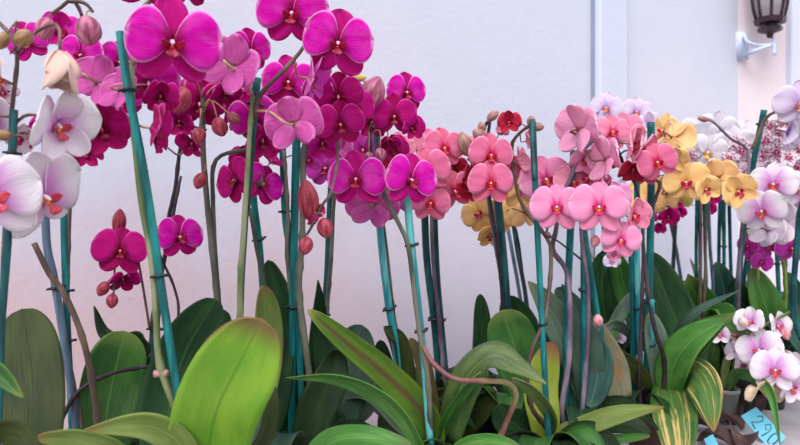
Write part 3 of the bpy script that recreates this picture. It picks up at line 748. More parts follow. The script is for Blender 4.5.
p.leaf('oliveL', [(250, 440, 1.05), (262, 380, 1.1), (266, 330, 1.12), (262, 286, 1.1)], 42, (30, 50), .6)
p.leaf('dark', [(262, 460, 1.1), (272, 400, 1.12), (276, 340, 1.14), (272, 296, 1.15)], 40, (20, 40), .5)
p.fan(['green', 'dark'], 5, .16, .06, seed=6)

# G
p = Plant(268, 1.3, 'magenta orchid whose low side-facing blooms flank the dark stake, slim twin stakes', 'black'); p.fd = 1.08
p.stake([(250, 150), (254, 203), (261, 265), (268, 400)], 7, 'teal', 1.17, (240,))
p.stem([(262, 180, 1.1), (246, 200, 1.13), (251, 215, 1.14), (257, 250, 1.16), (265, 295, 1.17), (268, 400, 1.19)], 5, 'gray')
p.flower('deep', 236, 180, 50, -45, 0, 20, 'open', .0); p.flower('magenta', 262, 184, 46, 30, 10, -20, 'open', .04)
p.flower('deep', 244, 160, 34, 0, 10, 0, 'half', .08); p.flower('magenta', 270, 163, 30, 70, 50, 0, 'half', .05)
p.leaf('dark', [(292, 460, 1.2), (288, 380, 1.2), (280, 310, 1.2), (268, 260, 1.2)], 32, (10, 10), .6)
p.leaf('vdark', [(262, 460, 1.2), (280, 420, 1.2), (300, 380, 1.2), (304, 350, 1.2)], 30, (10, 10), .6)
p.fan(['vdark', 'dark'], 6, .15, .09, seed=7)

# H
p = Plant(300, 1.16, 'magenta orchid on paired teal stakes with two rosy buds hanging on a side spray', 'black'); p.fd = 1.08
p.stake([(282, 130), (285, 215), (290, 250), (296, 300), (302, 440)], 7, 'teal', 1.15, (208,))
p.stake([(297, 120), (295, 200), (293, 300), (292, 445)], 8.5, 'teal', 1.14, (305,))
p.stem([(345, 75, 1.12), (330, 100, 1.12), (306, 140, 1.12), (303, 190, 1.12), (302, 240, 1.12), (299, 290, 1.12), (306, 350, 1.13), (310, 390, 1.14), (306, 440, 1.15)], 7.5, 'gray', ped='m')
p.stem([(284, 150), (288, 215), (287, 250), (292, 300), (299, 330)], 5, 'gray', 1.13, foot=False)
p.stem([(306, 236, 1.06), (312, 226, 1.06), (322, 205, 1.07), (331, 192, 1.09), (338, 150, 1.12), (330, 110, 1.12)], 3.4, 'brown', foot=False, ped='m')
p.flower('magenta', 288, 82, 56, 5, 4, 0, 'open', .08); p.flower('orchid', 276, 92, 30, 0, -10, 0, 'open', .12)
p.flower('deep', 338, 96, 52, 6, -16, 0, 'open', .02); p.flower('deep', 340, 124, 50, 10, -10, 4, 'open', .0)
p.flower('deep', 355, 108, 44, 30, 0, 0, 'open', .06); p.flower('deep', 316, 118, 44, -20, 0, 0, 'open', .06)
p.bud('deep', 308, 200, 11, 95, d=1.07, long=1.9); p.flower('deep', 311, 212, 30, 120, -30, 0, 'half', -.01)
p.flower('orchid', 308, 160, 34, 20, 0, 0, 'half', .1); p.flower('magenta', 322, 142, 40, 10, -20, 0, 'half', .06)
p.flower('magenta', 318, 88, 36, 0, -20, 0, 'half', .02)
p.bud('deep', 325, 228, 8.5, -80, d=1.05); p.bud('deep', 306, 246, 7.5, -100, d=1.05)
p.leaf('dark', [(316, 470, 1.22), (318, 400, 1.24), (314, 335, 1.26), (318, 280, 1.22)], 44, (35, 65), .45, .5, tip='p', cup=.4)
p.leaf('grayD', [(310, 480, 1.24), (326, 420, 1.26), (346, 370, 1.3), (362, 325, 1.32)], 62, (10, 15), .5, .5)
p.leaf('vdark', [(300, 460, 1.1), (316, 410, 1.12), (330, 380, 1.14), (338, 350, 1.16)], 40, (10, 15), .5, .5)
p.leaf('bright', [(290, 520, 1.02), (320, 452, .98), (360, 438, .95), (412, 446, .93)], 32, (-45, -40), .5, .4)
p.fan(['dark', 'grayD'], 5, .16, .07, seed=8)

# I
p = Plant(322, 1.34, 'magenta orchid whose violet flowers sit half hidden behind the central bloom', 'black'); p.fd = 1.24
p.stake([(336, 150), (331, 190), (327, 280), (322, 330), (316, 420)], 7, 'dark', 1.32, (318,))
p.stem([(352, 140, 1.28), (340, 165, 1.29), (334, 200, 1.3), (331, 260, 1.3), (326, 320, 1.32), (318, 420, 1.33)], 5, 'gray')
p.flower('orchid', 326, 168, 44, -20, 0, 0, 'open', .0); p.flower('orchid', 338, 150, 40, 150, 0, 0, 'back', .03)
p.flower('orchid', 362, 150, 40, 20, 0, 0, 'open', .05)
p.leaf('gray', [(324, 460, 1.34), (344, 420, 1.34), (364, 402, 1.33), (366, 376, 1.32)], 30, (0, 40), .5)
p.fan(['grayD', 'dark', 'gray'], 6, .16, .08, seed=9)

# J
p = Plant(404, 1.42, 'magenta orchid topped by dusky half-open bud and two round blooms, left of coral flowers', 'black'); p.fd = 1.2
p.stake([(373, 100), (378, 150), (380, 225), (388, 300), (396, 350), (401, 430)], 8, 'bright', 1.26, (307,), db=1.36)
p.stake([(375, 108), (377, 150)], 8, 'dark', 1.22, foot=False)
p.stem([(372, 84, 1.2), (380, 110, 1.22), (370, 130, 1.24), (372, 160, 1.26), (384, 230, 1.3), (392, 300, 1.34), (404, 400, 1.4)], 4, 'brown', ped='m')
p.bud('orchid', 373, 93, 13.5, 70, d=1.17, long=1.3); p.flower('magenta', 406, 92, 44, 24, 0, 0, 'open', .03)
p.flower('deep', 394, 116, 46, 6, -6, 0, 'open', -.02); p.flower('deep', 411, 128, 30, 30, 0, 0, 'half', .0)
p.flower('deep', 388, 140, 30, 10, -60, 0, 'half', .0); p.flower('orchid', 373, 206, 56, 168, -10, 0, 'back', .02)
p.flower('orchid', 394, 196, 54, 150, 10, -30, 'back', .05); p.flower('deep', 372, 122, 40, 0, 0, 0, 'half', .06)
p.flower('deep', 392, 150, 36, 20, 10, 0, 'half', .06)
p.bud('orchid', 380, 155, 6, -90, d=1.16); p.bud('orchid', 369, 157, 4.5, -90, d=1.16); p.bud('yellow', 358, 78, 4.5, 0, d=1.16, long=2)
p.leaf('redbrown', [(424, 460, 1.4), (408, 400, 1.38), (396, 350, 1.38), (384, 326, 1.36)], 20, (40, 50), .5)
p.leaf('olive', [(420, 440, 1.4), (408, 390, 1.36), (400, 345, 1.34), (384, 328, 1.3)], 26, (60, 40), .5)
p.leaf('vdark', [(416, 440, 1.42), (400, 400, 1.42), (384, 370, 1.42), (380, 340, 1.42)], 26, (20, 20), .5)
p.fan(['olive', 'vdark', 'dark'], 5, .14, .05, seed=10)

# K: central light stake
p = Plant(452, 1.24, 'orchid with the two central magenta blooms, light blue stake and arching rose-green stem', 'black', r=.06); p.fd = 1.16
p.stake([(404, 165), (407, 195), (412, 250), (423, 350), (431, 445)], 8, 'bright', 1.17, (246, 333), db=1.2)
p.stem([(352, 160, 1.18), (368, 172, 1.17), (380, 186, 1.16), (390, 207, 1.16), (400, 226, 1.16), (408, 246, 1.155), (414, 290, 1.165), (420, 335, 1.17), (428, 380, 1.17), (431, 440, 1.2)], 5.5, 'gray', foot=False, ped='m')
p.stem([(423, 346, 1.165), (428, 356, 1.16), (436, 366, 1.15), (455, 379, 1.14), (485, 381, 1.14), (508, 383, 1.15), (516, 396, 1.16), (508, 418, 1.18), (494, 445, 1.2)], 6, 'rose', taper=.75, ped='m', nodes=.08)
p.flower('magenta', 356, 179, 60, -4, 2, 0, 'open', -.02); p.flower('magenta', 410, 180, 58, 30, 4, -14, 'open', -.02)
p.leaf('purple', [(436, 450, 1.22), (424, 415, 1.2), (384, 374, 1.17), (342, 340, 1.14), (308, 310, 1.12)], 30, (10, 25), .3, .65, cup=.35, keel=.15, label='long leaf with a purple keel')
p.leaf('bright', [(426, 460, 1.18), (404, 420, 1.15), (376, 394, 1.12), (335, 378, 1.08), (286, 378, 1.05)], 21, (-35, -50), .45, .6, tip='p', cup=.3)
p.leaf('hilite', [(446, 440, 1.24), (462, 385, 1.2), (490, 356, 1.15), (518, 366, 1.08), (546, 384, 1.02)], 44, (-30, -50), .4, .7, tip='p', cup=-.15, label='arching glossy leaf with a painted yellowish highlight')
p.leaf('green', [(440, 448, 1.23), (446, 420, 1.2), (462, 395, 1.18), (482, 372, 1.16)], 14, (50, 40), .5, .6)
p.leaf('redbrown', [(438, 440, 1.25), (430, 400, 1.25), (422, 360, 1.25), (410, 338, 1.24)], 17, (10, 10), .5, .7)
p.leaf('bright', [(446, 462, 1.15), (462, 446, 1.1), (490, 440, 1.06), (520, 446, 1.03)], 14, (-20, -20), .5)
p.leaf('olive', [(440, 450, 1.3), (420, 420, 1.32), (404, 385, 1.34), (386, 365, 1.35)], 24, (20, 30), .5)
p.fan(['green', 'olive'], 4, .12, .03, seed=11, a0=200, a1=340)

# L coral behind, two dark stakes
p = Plant(446, 1.62, 'coral orchid cluster right beside the central magenta bloom, on two dark stakes', 'black'); p.fd = 1.46
p.stake([(424, 190), (427, 260), (435, 330), (440, 400)], 7.5, 'dark', 1.52, (318,)); p.stake([(434, 190), (438, 280), (446, 370), (448, 420)], 5.5, 'dark', 1.56, (320,))
p.stem([(440, 132, 1.5), (436, 165, 1.5), (432, 200, 1.52), (433, 260, 1.55), (441, 340, 1.58), (446, 400, 1.6)], 4.5, 'mauve')
p.flower('coral', 444, 148, 44, 14, 4, 0, 'open', -.02); p.flower('coral', 427, 170, 50, 10, 0, 8, 'open', -.06)
p.flower('coral', 431, 203, 42, -6, -4, 0, 'open', -.03); p.flower('coral', 454, 191, 46, 30, -10, 10, 'open', .0)
p.flower('crimson', 452, 168, 36, 10, -20, 0, 'half', .04); p.flower('salmon', 428, 145, 36, -30, 0, 0, 'open', .04)
p.flower('salmon', 398, 150, 38, -10, 0, 0, 'open', .06); p.flower('crimson', 392, 162, 30, 20, -20, 0, 'half', .04)
p.flower('crimson', 463, 178, 26, 50, -20, 0, 'half', .04); p.flower('crimson', 436, 184, 30, 0, 0, 0, 'half', .06)
p.flower('coral', 418, 190, 34, -20, 0, 0, 'half', .06)
p.leaf('olive', [(455, 440, 1.6), (470, 420, 1.58), (486, 402, 1.56), (502, 396, 1.54)], 26, (0, 0), .5)
p.fan(['dark', 'olive', 'green'], 6, .13, .06, seed=12)

# M coral 2
p = Plant(510, 1.6, 'coral-rose orchid cluster below thin twig of brown buds, on two thick dark stakes', 'black'); p.fd = 1.42
p.stake([(496, 185), (501, 230), (507, 305), (510, 400)], 8.5, 'dark', 1.52, (340,)); p.stake([(488, 190), (496, 245), (505, 305), (509, 400)], 5, 'slate', 1.56)
p.stem([(484, 128, 1.44), (490, 120, 1.44), (486, 145, 1.45), (482, 170, 1.48), (490, 200, 1.5), (500, 270, 1.54), (508, 380, 1.58)], 4, 'dark')
p.flower('coral', 491, 155, 46, 6, 0, 0, 'open', -.03); p.flower('coral', 491, 183, 48, 0, 0, 0, 'open', -.04)
p.flower('salmon', 478, 148, 34, -30, 10, 0, 'open', .03); p.flower('crimson', 471, 172, 32, 40, -20, 20, 'half', .02)
p.flower('crimson', 470, 190, 28, -50, -30, 0, 'half', .03); p.flower('crimson', 474, 160, 26, 80, 0, 0, 'half', .02)
p.flower('coral', 507, 170, 36, 20, 0, 0, 'open', .02); p.flower('salmon', 499, 134, 30, 150, 40, 0, 'cup', .0)
p.flower('crimson', 480, 172, 30, 10, -30, 0, 'half', .05)
p.bud('salmon', 493, 116, 5, 40, long=1.4); p.bud('salmon', 482, 127, 4.5, 110); p.bud('salmon', 480, 135, 7, 150); p.bud('salmon', 465, 144, 8, 110, long=1.6)
p.leaf('dark', [(482, 400, 1.58), (480, 370, 1.58), (482, 330, 1.58), (480, 294, 1.58)], 19, (10, 20), .6)
p.leaf('green', [(535, 430, 1.5), (530, 390, 1.52), (514, 345, 1.54), (503, 310, 1.55)], 50, (0, 0), .6, .5, 'R', cup=.12)
p.leaf('dark', [(530, 420, 1.62), (526, 370, 1.62), (520, 330, 1.62), (506, 296, 1.62)], 40, (10, 10), .6, .5)
p.fan(['dark', 'green', 'vdark'], 6, .14, .05, seed=13)

# N yellow low
p = Plant(524, 1.86, 'small yellow orchid with magenta lips hanging below the coral-rose cluster', 'black'); p.fd = 1.6
p.stake([(510, 195), (517, 248), (527, 305), (532, 380)], 4.5, 'dark', 1.75); p.stake([(500, 190), (512, 250), (522, 310), (530, 380)], 4, 'slate', 1.8)
p.stem([(487, 200, 1.68), (500, 212, 1.68), (512, 222, 1.7), (519, 245, 1.74), (526, 310, 1.8), (530, 380, 1.84)], 3, 'dark')
p.flower('yellow', 479, 213, 38, -16, 0, 30, 'open', -.02); p.flower('yellow', 497, 216, 40, 10, -10, 0, 'open', .06)
p.flower('yellow', 519, 192, 36, 10, 10, 0, 'open', -.05); p.flower('yellow', 526, 214, 36, 160, -10, 0, 'back', .0)
p.flower('yellow', 490, 235, 28, 0, -30, 0, 'half', .05)
p.fan(['dark', 'vdark', 'grayD'], 7, .15, .09, seed=14)

# O teal stake 533
p = Plant(548, 1.31, 'pink orchid on thin teal stake capped by a brown bud, dark bent stem beside it', 'black'); p.fd = 1.38
p.stake([(533, 122), (536, 200), (541, 300), (546, 400), (548, 445)], 6.5, 'teal', 1.36, (322,)); p.stake([(532, 120), (534.5, 180)], 6, 'dark', 1.35, foot=False)
p.stem([(533, 124, 1.37), (526, 128, 1.4), (518, 135, 1.42), (512, 148, 1.43), (520, 200, 1.42), (548, 240, 1.38), (551, 262, 1.37), (548, 300, 1.35), (543, 324, 1.33), (532, 350, 1.32), (527, 378, 1.32), (532, 408, 1.33), (548, 432, 1.35)], 5.5, 'brown', taper=.6)
p.flower('crimson', 509, 122, 26, 0, 0, 0, 'half', .0); p.flower('coral', 526, 141, 30, 78, 10, 0, 'half', .03)
p.flower('salmon', 517, 162, 34, 110, 10, 20, 'half', .04); p.flower('pink', 546, 179, 52, 6, -4, 22, 'open', .04)
p.flower('salmon', 566, 182, 40, 160, 0, 0, 'back', .07); p.flower('orchid', 525, 165, 22, 0, 0, 0, 'half', .14)
p.bud('salmon', 531, 121, 4.5, 90); p.bud('salmon', 538, 127, 5, 0)
p.leaf('limeR', [(548, 450, 1.36), (544, 420, 1.37), (541, 385, 1.4), (552, 342, 1.42)], 34, (10, 0), .5, .6, label='yellow-green leaf with a reddish edge')
p.leaf('hilite', [(548, 440, 1.36), (552, 420, 1.32), (536, 395, 1.28), (512, 378, 1.25)], 14, (-30, -30), .5)
p.leaf('dark', [(540, 440, 1.4), (524, 430, 1.4), (508, 420, 1.4), (498, 405, 1.4)], 34, (0, 0), .5)
p.fan(['vdark', 'green'], 5, .12, .03, seed=15, a0=180, a1=360)

# P pink front pair
p = Plant(578, 1.44, 'pink orchid with two matching front-facing blooms side by side above the leaves', 'black'); p.fd = 1.3
p.stake([(574, 150), (571, 220), (567, 320), (566, 430)], 7.5, 'teal', 1.38, (200,)); p.stake([(584, 235), (584, 300), (584, 400), (583, 445)], 7, 'teal', 1.36, (290,))
p.stake([(582, 215), (590, 270), (598, 320), (600, 340)], 6.5, 'teal', 1.44)
p.stem([(600, 132, 1.36), (588, 145, 1.36), (577, 160, 1.36), (570, 180, 1.36), (561, 198, 1.36), (556, 230, 1.38), (553, 250, 1.38), (566, 270, 1.38), (570, 300, 1.37), (569, 360, 1.37), (562, 410, 1.38)], 5.5, 'mauve', ped='b')
p.stem([(620, 208, 1.3), (598, 212, 1.33), (582, 222, 1.35), (583, 250, 1.36), (588, 290, 1.37), (588, 340, 1.38), (582, 420, 1.4)], 4.5, 'mauve')
p.stem([(545, 236), (556, 240), (572, 252), (584, 262)], 2.2, 'dark', 1.33, foot=False, nodes=0); p.bud('salmon', 548, 234, 2.5, 150, d=1.33)
p.flower('pink', 557, 207, 52, 0, 4, 0, 'open', .0); p.flower('pink', 599, 207, 57, 2, 4, 0, 'open', -.04)
p.flower('pink', 621, 240, 40, 6, -2, -10, 'open', -.03); p.flower('salmon', 632, 216, 42, 50, 0, 10, 'half', .0)
p.flower('pink', 579, 130, 60, 138, 4, 10, 'back', .02); p.flower('pink', 606, 160, 54, 128, 0, 0, 'back', .0)
p.flower('salmon', 573, 182, 40, 20, 0, 0, 'back', .08); p.flower('salmon', 588, 178, 36, -30, 0, 0, 'open', .08)
p.flower('pink', 585, 158, 36, 10, -30, 0, 'half', .06); p.flower('pink', 603, 188, 30, 20, 40, 0, 'cup', .03)
p.flower('pink', 616, 200, 40, 40, 0, 0, 'open', .04); p.bud('pink', 595, 241, 5, 90); p.bud('pink', 598, 306+14, 5, 100, d=1.34)
p.leaf('gray', [(585, 400, 1.44), (570, 350, 1.44), (550, 308, 1.44), (528, 281, 1.43)], 30, (-10, 10), .6, .5, tip='p')
p.leaf('grayD', [(590, 420, 1.44), (588, 370, 1.42), (580, 320, 1.42), (562, 284, 1.42)], 34, (10, 20), .5, .5, tip='p')
p.leaf('teal', [(580, 330, 1.46), (592, 345, 1.44), (598, 370, 1.42), (590, 408, 1.40)], 30, (0, 0), .5, .5)
p.leaf('teal', [(576, 430, 1.44), (566, 380, 1.46), (558, 345, 1.48), (556, 318, 1.5)], 34, (0, 10), .5, .5)
p.leaf('oliveL', [(548, 436, 1.38), (580, 428, 1.32), (620, 415, 1.26), (664, 407, 1.22)], 24, (-30, -35), .5, .6, tip='p')
p.leaf('vdark', [(580, 440, 1.38), (600, 425, 1.36), (630, 425, 1.34), (650, 435, 1.32)], 24, (-30, -35), .5)
p.leaf('bright', [(560, 440, 1.36), (580, 438, 1.32), (610, 440, 1.3), (650, 436, 1.26)], 12, (-40, -35), .5)
p.fan(['vdark', 'dark'], 5, .14, .04, seed=16)

# Q thick bundle of stakes at 645
p = Plant(650, 1.58, 'salmon-pink orchid on a thick bundle of four stakes right of the paired pink blooms', 'brown'); p.fd = 1.46
p.stake([(637, 158), (637, 250), (639, 330), (642, 405)], 6, 'bright', 1.5, (306,)); p.stake([(651, 122), (651, 200), (649, 300), (647, 405)], 7.5, 'teal', 1.5, (300,))
p.stake([(631, 240), (633, 320), (636, 405)], 6, 'teal', 1.54); p.stake([(652, 300), (652, 340), (651, 405)], 4.5, 'bright', 1.48, (345,))
p.stem([(618, 150, 1.48), (625, 168, 1.5), (637, 190, 1.5), (643, 240, 1.5), (642, 300, 1.5), (640, 400, 1.54)], 4, 'dark')
p.stem([(650, 178, 1.5), (660, 183, 1.5), (655, 200, 1.5), (643, 230, 1.5), (648, 290, 1.49), (655, 330, 1.48), (664, 360, 1.5), (662, 395, 1.54)], 4.5, 'dark')
p.flower('salmon', 612, 132, 40, 20, 10, 0, 'open', .0); p.flower('salmon', 628, 144, 46, 70, -10, 20, 'half', -.02)
p.flower('salmon', 640, 152, 46, 60, -10, -10, 'half', .0); p.flower('coral', 657, 162, 42, 14, -4, 20, 'open', -.03)
p.flower('crimson', 633, 168, 34, 10, -40, 0, 'half', .02); p.flower('salmon', 625, 128, 36, -10, 10, 0, 'open', .05)
p.flower('coral', 645, 170, 34, -20, -20, 0, 'half', .04)
p.leaf('green', [(664, 420, 1.6), (668, 380, 1.6), (690, 345, 1.52), (735, 313, 1.44)], 44, (-10, -40), .45, .45, tip='p', cup=.15, label='bright green leaf bending right')
p.leaf('bright', [(668, 400, 1.54), (672, 370, 1.5), (690, 342, 1.46), (730, 316, 1.42)], 38, (-20, -40), .45, .5, tip='p', cup=.15)
p.leaf('dark', [(690, 400, 1.7), (682, 340, 1.72), (664, 290, 1.74), (648, 252, 1.75)], 44, (0, 10), .45, .5)
p.leaf('grayD', [(668, 390, 1.64), (676, 350, 1.6), (692, 316, 1.54), (740, 290, 1.5)], 15, (-30, -50), .4, .6, tip='p', cup=.3)
p.leaf('gray', [(664, 410, 1.56), (662, 370, 1.54), (656, 340, 1.52), (650, 312, 1.52)], 26, (10, 20), .5)
p.leaf('tan', [(622, 400, 1.5), (612, 370, 1.48), (604, 345, 1.46), (600, 320, 1.44)], 34, (20, 30), .4, .6, tip='p', label='withering leaf with brown streaks')
p.leaf('gray', [(640, 345, 1.6), (620, 326, 1.56), (606, 328, 1.5), (594, 342, 1.48)], 12, (-30, -30), .5, tip='p')
p.leaf('gray', [(606, 340, 1.56), (616, 320, 1.58), (630, 300, 1.6), (648, 280, 1.62)], 14, (20, 20), .5, tip='p')
p.leaf('olive', [(652, 396, 1.55), (636, 372, 1.53), (612, 357, 1.52), (588, 357, 1.52)], 22, (-10, -20), .5)
p.leaf('scar', [(668, 380, 1.56), (672, 402, 1.48), (676, 425, 1.42), (680, 462, 1.38)], 42, (0, 0), .5, .6, label='drooping leaf with tan scars, its tip cut by the frame')
p.leaf('scar', [(672, 384, 1.58), (688, 372, 1.5), (704, 388, 1.42), (714, 432, 1.38)], 36, (10, 0), .55, .6, tip='p', cup=-.15, label='drooping leaf with tan scars and a pointed tip')
p.fan(['vdark', 'dark', 'green'], 6, .14, .04, seed=17)

# R yellow right
p = Plant(694, 1.98, 'peach-yellow orchid with magenta lips, in front of the white blooms at right', 'black'); p.fd = 1.75
for i, x in enumerate((697, 700, 704, 708)): p.stake([(x, 195), (x+(i-1)*.8, 240), (x+(i-1)*2, 320)], 3.4, ['teal', 'dark', 'teal', 'slate'][i], 1.85, (225,) if i == 1 else ())
p.stem([(664, 148, 1.8), (684, 158, 1.8), (690, 172, 1.82), (700, 195, 1.85), (700, 320, 1.92)], 3.5, 'brown'); p.stem([(738, 200, 1.8), (722, 196, 1.8), (708, 196, 1.84), (703, 320, 1.92)], 3, 'brown')
p.flower('yellow', 672, 138, 46, 150, -25, 10, 'droop', -.05); p.flower('yellow', 664, 130, 36, -40, 0, 0, 'back', .05)
p.flower('yellow', 686, 182, 46, 4, 0, 8, 'open', -.06); p.flower('yellow', 705, 189, 32, 30, -10, 20, 'half', -.08)
p.flower('yellow', 719, 178, 42, 168, 0, -20, 'back', -.04); p.flower('yellow', 738, 191, 38, 10, -4, 30, 'half', -.08)
p.flower('yellow', 650, 196, 48, 20, 0, 0, 'back', .05); p.flower('yellow', 668, 194, 40, 150, 0, 0, 'back', .03); p.flower('yellow', 673, 157, 32, 10, -30, 0, 'half', -.07)
p.bud('yellow', 687, 200, 6, -90)
p.fan(['green', 'dark', 'bright'], 7, .19, .14, seed=18)

# S white background
p = Plant(722, 2.33, 'all-white orchid cluster in the background above the yellow blooms', 'black'); p.fd = 2.2
for i, x in enumerate((720, 724, 729)): p.stake([(x, 200), (x+(i-1), 240), (x+(i-1)*2, 310)], 3.6, ['dark', 'teal', 'dark'][i], 2.22, (245,) if i == 1 else ())
p.stem([(690, 135), (706, 150), (716, 175), (722, 210), (724, 300)], 3, 'brown', 2.22)
for a in ((698, 136, 34, -20), (716, 132, 36, 10), (733, 146, 34, 30), (708, 152, 32, 0), (722, 162, 32, 10), (698, 158, 30, -30), (742, 160, 30, 20), (686, 146, 28, -40), (712, 172, 30, 0), (700, 176, 26, 10), (746, 138, 30, 30)):
    p.flower('white', a[0], a[1], a[2]*1.25, a[3], random.uniform(-20, 10), random.uniform(-20, 20), 'open', random.uniform(-.05, .05))
p.fan(['dark', 'teal', 'green'], 7, .2, .16, seed=19)

# T harlequins
p = Plant(752, 2.2, 'white orchid spotted magenta, small flowers left of the leaning teal stake', 'black'); p.fd = 2.1
p.stake([(757, 200), (750, 250), (748, 320)], 4, 'dark', 2.15); p.stem([(728, 150), (740, 165), (748, 190), (750, 250), (750, 320)], 3.2, 'brown', 2.12); p.stem([(700, 165), (716, 172), (732, 182), (746, 210)], 2.4, 'dark', 2.1, foot=False)
for a in ((742, 150, 22, 0), (730, 158, 20, -20), (745, 172, 22, 20), (714, 166, 18, 0), (733, 176, 20, 0), (748, 160, 20, 20), (690, 156, 20, -10), (683, 160, 16, 0), (738, 142, 16, 0), (722, 174, 18, 0), (697, 172, 18, 0), (740, 188, 18, 0)):
    p.flower('harlequin', a[0], a[1], a[2], a[3], random.uniform(-20, 20), random.uniform(-30, 30), 'half' if a[0] % 2 else 'open', random.uniform(-.1, .02))
p.fan(['dark', 'teal'], 6, .2, .16, seed=20)
p = Plant(672, 2.3, 'deep magenta orchid with tiny flowers low behind the salmon-pink bundle', 'black', r=.045); p.fd = 2.0
p.stake([(676, 200), (674, 250), (668, 330)], 4, 'dark', 2.15); p.stake([(669, 215), (678, 260), (682, 300)], 3.5, 'slate', 2.2)
p.stem([(652, 216), (664, 206), (673, 215), (674, 260), (672, 330)], 3, 'dark', 2.08)
for a in ((648, 217, 20, -10), (668, 216, 24, 10), (674, 206, 18, 30), (664, 180, 16, 0), (709, 208, 16, 10), (660, 228, 14, 0), (714, 198, 14, 0), (680, 212, 14, 0)):
    p.flower('deep', a[0], a[1], a[2], a[3], -10, 0, 'half', random.uniform(-.06, .04))
p.fan(['dark', 'vdark'], 6, .18, .1, seed=21)
p = Plant(792, 2.3, 'white orchid spotted magenta, small flowers crowding right of the leaning teal stake', 'black'); p.fd = 2.12
p.stake([(786, 190), (778, 250), (780, 330)], 4, 'dark', 2.2); p.stem([(768, 140), (778, 160), (786, 190), (786, 320)], 3.2, 'brown', 2.16); p.stem([(805, 130), (798, 160), (788, 190)], 3, 'brown', 2.16, foot=False)
for i, a in enumerate(((766, 140, 22), (778, 134, 20), (790, 140, 22), (764, 155, 22), (776, 152, 24), (788, 158, 22), (797, 150, 22), (770, 168, 22), (783, 172, 20), (796, 168, 22), (762, 172, 18), (792, 184, 20), (800, 134, 20), (757, 147, 16), (770, 126, 16), (784, 122, 16))):
    p.flower('harlequin', a[0], a[1], a[2], random.uniform(-25, 25), random.uniform(-20, 20), random.uniform(-30, 30), 'half' if i % 2 else 'open', random.uniform(-.1, .04))
p.fan(['dark', 'teal', 'green'], 6, .22, .18, seed=22)

# U white & lavender on leaning stake
p = Plant(738, 1.98, 'white orchid with lavender hearts and orange lips, on leaning teal stake with bare twig', 'black'); p.fd = 1.78
p.stake([(764, 110), (752, 170), (742, 240), (735, 320)], 6, 'teal', 1.82, (124,)); p.stake([(747, 190), (742, 250), (738, 320)], 4, 'slate', 1.9)
p.stem([(702, 118, 1.82), (712, 121, 1.82), (730, 138, 1.82), (748, 152, 1.83), (746, 190, 1.84), (740, 250, 1.88), (738, 320, 1.93)], 4, 'mauve', taper=.6)
p.stem([(784, 108, 1.72), (775, 112, 1.75), (765, 120, 1.79), (752, 150, 1.82)], 3.4, 'brown', foot=False)
p.stem([(762, 222, 1.76), (755, 216, 1.78), (745, 204, 1.82)], 2.6, 'dark', foot=False, nodes=0)
p.bud('salmon', 703, 119, 3.2, 170, d=1.82, long=2)
p.flower('flush', 773, 184, 46, 4, 0, 0, 'open', .0); p.flower('flush', 762, 211, 46, -10, -4, 10, 'open', -.03)
p.flower('flush', 782, 222, 46, 160, 0, 20, 'back', .06); p.flower('flush', 799, 189, 42, 20, 0, 0, 'open', .03)
p.flower('flush', 790, 210, 44, 160, 20, 0, 'back', .08); p.flower('flush', 768, 232, 40, 150, -20, 0, 'back', .06)
p.flower('white', 772, 232, 36, 0, 0, 0, 'open', .1)
p.fan(['dark', 'green', 'teal'], 6, .18, .12, seed=23)

# V pink magenta low right
p = Plant(768, 2.05, 'mauve-pink orchid low at right under the lavender-hearted blooms, fresh green stem', 'black'); p.fd = 1.95
p.stake([(753, 245), (756, 300), (757, 340)], 4.5, 'teal', 2.0, (284,)); p.stake([(776, 235), (779, 300), (780, 340)], 4.5, 'teal', 2.05, (264,))
p.stem([(768, 236, 1.98), (779, 250, 1.98), (785, 275, 1.98), (785, 305, 2.0), (778, 350, 2.1)], 4.5, 'lime'); p.stem([(757, 250, 2.0), (758, 280, 2.0), (760, 320, 2.05)], 4, 'lime')
for a in ((757, 252, 28, -10), (768, 244, 32, 0), (792, 248, 32, 10), (748, 246, 22, -20), (800, 240, 26, 10), (762, 262, 22, 0), (782, 238, 26, 0)):
    p.flower('orchid', a[0], a[1], a[2], a[3], -6, random.uniform(-20, 20), 'open', random.uniform(-.04, .04))
p.leaf('bright', [(788, 380, 2.1), (776, 340, 2.05), (764, 300, 2.0), (752, 268, 2.0)], 34, (0, 20), .5, .5)
p.leaf('dark', [(770, 370, 2.1), (750, 330, 2.05), (738, 300, 2.02), (735, 278, 2.0)], 30, (0, 20), .5, .5)
p.leaf('teal', [(792, 380, 2.1), (800, 340, 2.1), (796, 300, 2.1), (786, 272, 2.1)], 24, (0, 20), .5, .5)
p.leaf('grayD', [(780, 390, 2.0), (796, 360, 2.0), (802, 330, 2.0), (806, 300, 2.0)], 26, (0, 20), .5, .5)
p.leaf('dark', [(770, 390, 2.0), (786, 372, 1.95), (800, 352, 1.9), (812, 346, 1.9)], 22, (0, 20), .5, .5)
p.fan(['dark', 'green', 'teal'], 7, .2, .1, seed=24)

# bright green leaves of a plant at 715
p = Plant(716, 2.12, 'orchid without visible blooms, wide green leaves left of the leaning stake', 'black'); p.fd = 2.0
p.stake([(757, 210), (748, 250), (733, 340)], 4.5, 'dark', 2.05); p.stem([(748, 230), (741, 260), (736, 290), (728, 350)], 4, 'gray', 2.05)
p.leaf('green', [(718, 390, 2.1), (712, 340, 2.0), (700, 305, 1.95), (688, 274, 1.9)], 50, (0, 10), .5, .5, tip='p')
p.leaf('green', [(700, 350, 2.0), (716, 318, 1.9), (732, 322, 1.8), (754, 340, 1.72)], 28, (-30, -20), .5, .7, tip='p')
p.leaf('bright', [(712, 392, 2.1), (706, 372, 1.95), (710, 345, 1.85), (716, 338, 1.8)], 24, (10, 0), .5, .6)
p.leaf('oliveL', [(724, 380, 2.1), (706, 300, 2.08), (697, 275, 2.08), (690, 258, 2.08)], 12, (10, 20), .5, .5, tip='p')
